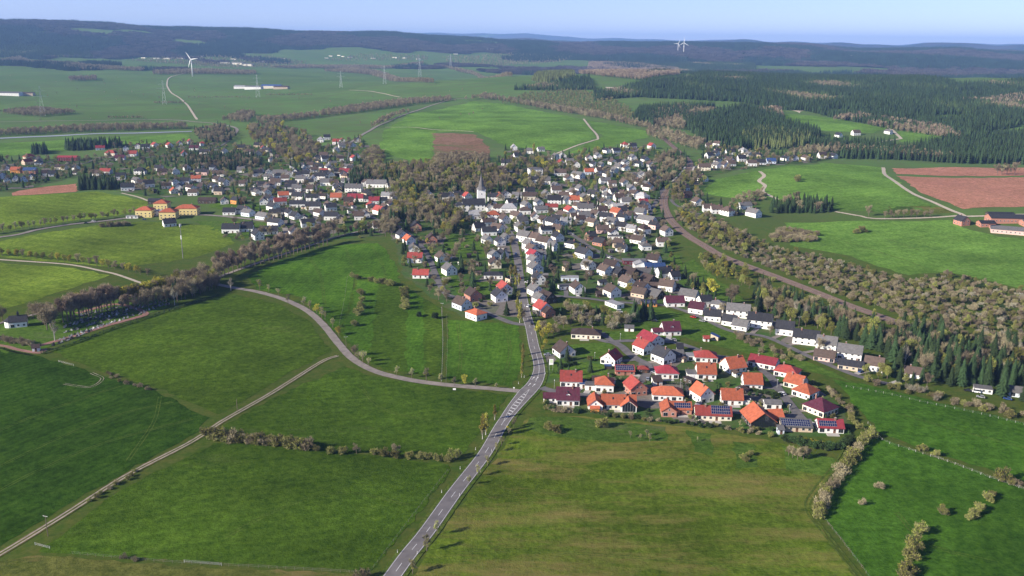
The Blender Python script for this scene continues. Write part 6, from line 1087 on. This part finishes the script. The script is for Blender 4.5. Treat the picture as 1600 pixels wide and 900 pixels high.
fence([(1356, 662), (1378, 688), (1420, 703), (1480, 722), (1560, 752), (1640, 778)], 3.5, POST, 'pale post fence between the two right meadows'); fence([(1322, 605), (1380, 615), (1437, 628), (1520, 645), (1600, 664)], 3.8, POST, 'pale post fence along the top of the right meadow'); fence([(113, 866), (200, 874), (300, 882), (420, 888), (560, 896)], 3.2, POST2, 'wooden post fence along the near left bottom meadow')
fence([(690, 482), (692, 530), (690, 596)], 3.6, POST, 'left pale fence between the middle pastures'); fence([(698, 492), (699, 540), (697, 597)], 3.6, POST2, 'right wooden fence between the middle pastures'); fence([(543, 433), (538, 470), (530, 508)], 3.6, POST2, 'wooden fence along the striped crop field'); fence([(1288, 812), (1320, 852), (1360, 905)], 3.4, POST2, 'wooden post fence right of the lower field track'); fence([(700, 736), (650, 800), (600, 866), (578, 895)], 3.6, POST2, 'wooden post fence along the ditch left of the main road')
for (x0, y0), (x1, y1), lab in (((55, 852), (78, 858), 'pale bar gate beside the near left track'), ((288, 879), (346, 884), 'long pale bar gate in the near bottom fence'), ((92, 566), (115, 572), 'pale bar gate below the cemetery corner')):
    a, c = G(x0, y0), G(x1, y1); root = ob('field_gate', None, None, a)
    for hh in (.45, .8, 1.15): b_ = MB(); b_.tube((0, 0, hh), (c.x - a.x, c.y - a.y, c.z - a.z + hh), .024, .024, 5); ob('rail', b_.mesh('rail', ['metal']), root)
    for q in (Vector((0, 0, 0)), c - a): ob('post', POST, root, q)
    tag(root, lab, 'gate')
# ------------------------------------------------------------ haze
zmin, zmax = float(gz.min()) - 1.2, max(float(gz.max()) + 40, HC + 30)
b_ = MB(); b_.box(-29500, 29500, -400, 31500, zmin, zmax); hz = b_.mesh('haze', []); hm = bpy.data.materials.new('haze'); hm.use_nodes = True; t = hm.node_tree
t.nodes.remove(t.nodes['Principled BSDF']); pv = t.nodes.new('ShaderNodeVolumePrincipled'); pv.inputs['Color'].default_value = (.31, .53, 1, 1); pv.inputs['Density'].default_value = HAZE_DENSITY; pv.inputs['Anisotropy'].default_value = 0.0
t.links.new(pv.outputs[0], t.nodes['Material Output'].inputs['Volume']); hz.materials.append(hm); o = ob('haze', hz); stuff(o, 'thin blue haze over the whole countryside', 'haze')
# ------------------------------------------------------------ the 300 largest houses stay single; the smallest far ones are joined
def join_far(excess, name, label):
    V, Fc, Mi, mats = [], [], [], {}
    bpy.context.view_layer.update(); n0 = 0
    for root in excess:
        todo = list(root.children_recursive)
        for c in todo:
            me = c.data; n = len(me.vertices); co = np.empty(n * 3, np.float32); me.vertices.foreach_get('co', co); mw = np.array(c.matrix_world)
            V.append(co.reshape(-1, 3) @ mw[:3, :3].T + mw[:3, 3]); sl = [mats.setdefault(m_.name, len(mats)) for m_ in me.materials]
            for p in me.polygons: Fc.append([v + n0 for v in p.vertices]); Mi.append(sl[p.material_index])
            n0 += n
        for c in todo + [root]: bpy.data.objects.remove(c)
    me = bpy.data.meshes.new(name); me.from_pydata(np.concatenate(V).tolist(), [], Fc)
    for m_ in mats: me.materials.append(M[m_])
    me.polygons.foreach_set('material_index', Mi); stuff(ob(name, me), label, 'houses')
hs_ = sorted([q for q in THINGS if q[0].name.split('.')[0] == 'house'], key=lambda q: math.hypot(q[2][0], q[2][1])); ex = hs_[300:]
if ex:
    gone = {id(q) for q in ex}; THINGS = [q for q in THINGS if id(q) not in gone]; join_far([q[0] for q in ex], 'distant_houses', 'mass of the farthest small houses at the village edges')
# ------------------------------------------------------------ labels: number what would otherwise read alike, counted from the left
ORD = 'first second third fourth fifth sixth seventh eighth ninth tenth eleventh twelfth thirteenth fourteenth fifteenth sixteenth seventeenth eighteenth nineteenth twentieth'.split()
def ordinal(i): return ORD[i] if i < 20 else f"{i + 1}{'th' if 10 <= (i + 1) % 100 <= 20 else {1: 'st', 2: 'nd', 3: 'rd'}.get((i + 1) % 10, 'th')}"
by = {}
for o, lab, pos in THINGS: by.setdefault(lab, []).append((PX(pos)[0], o))
for lab, v in by.items():
    if len(v) > 1:
        v.sort(key=lambda q: q[0])
        for i, (_, o) in enumerate(v): o['label'] = f'{lab}, {ordinal(i)} from left'
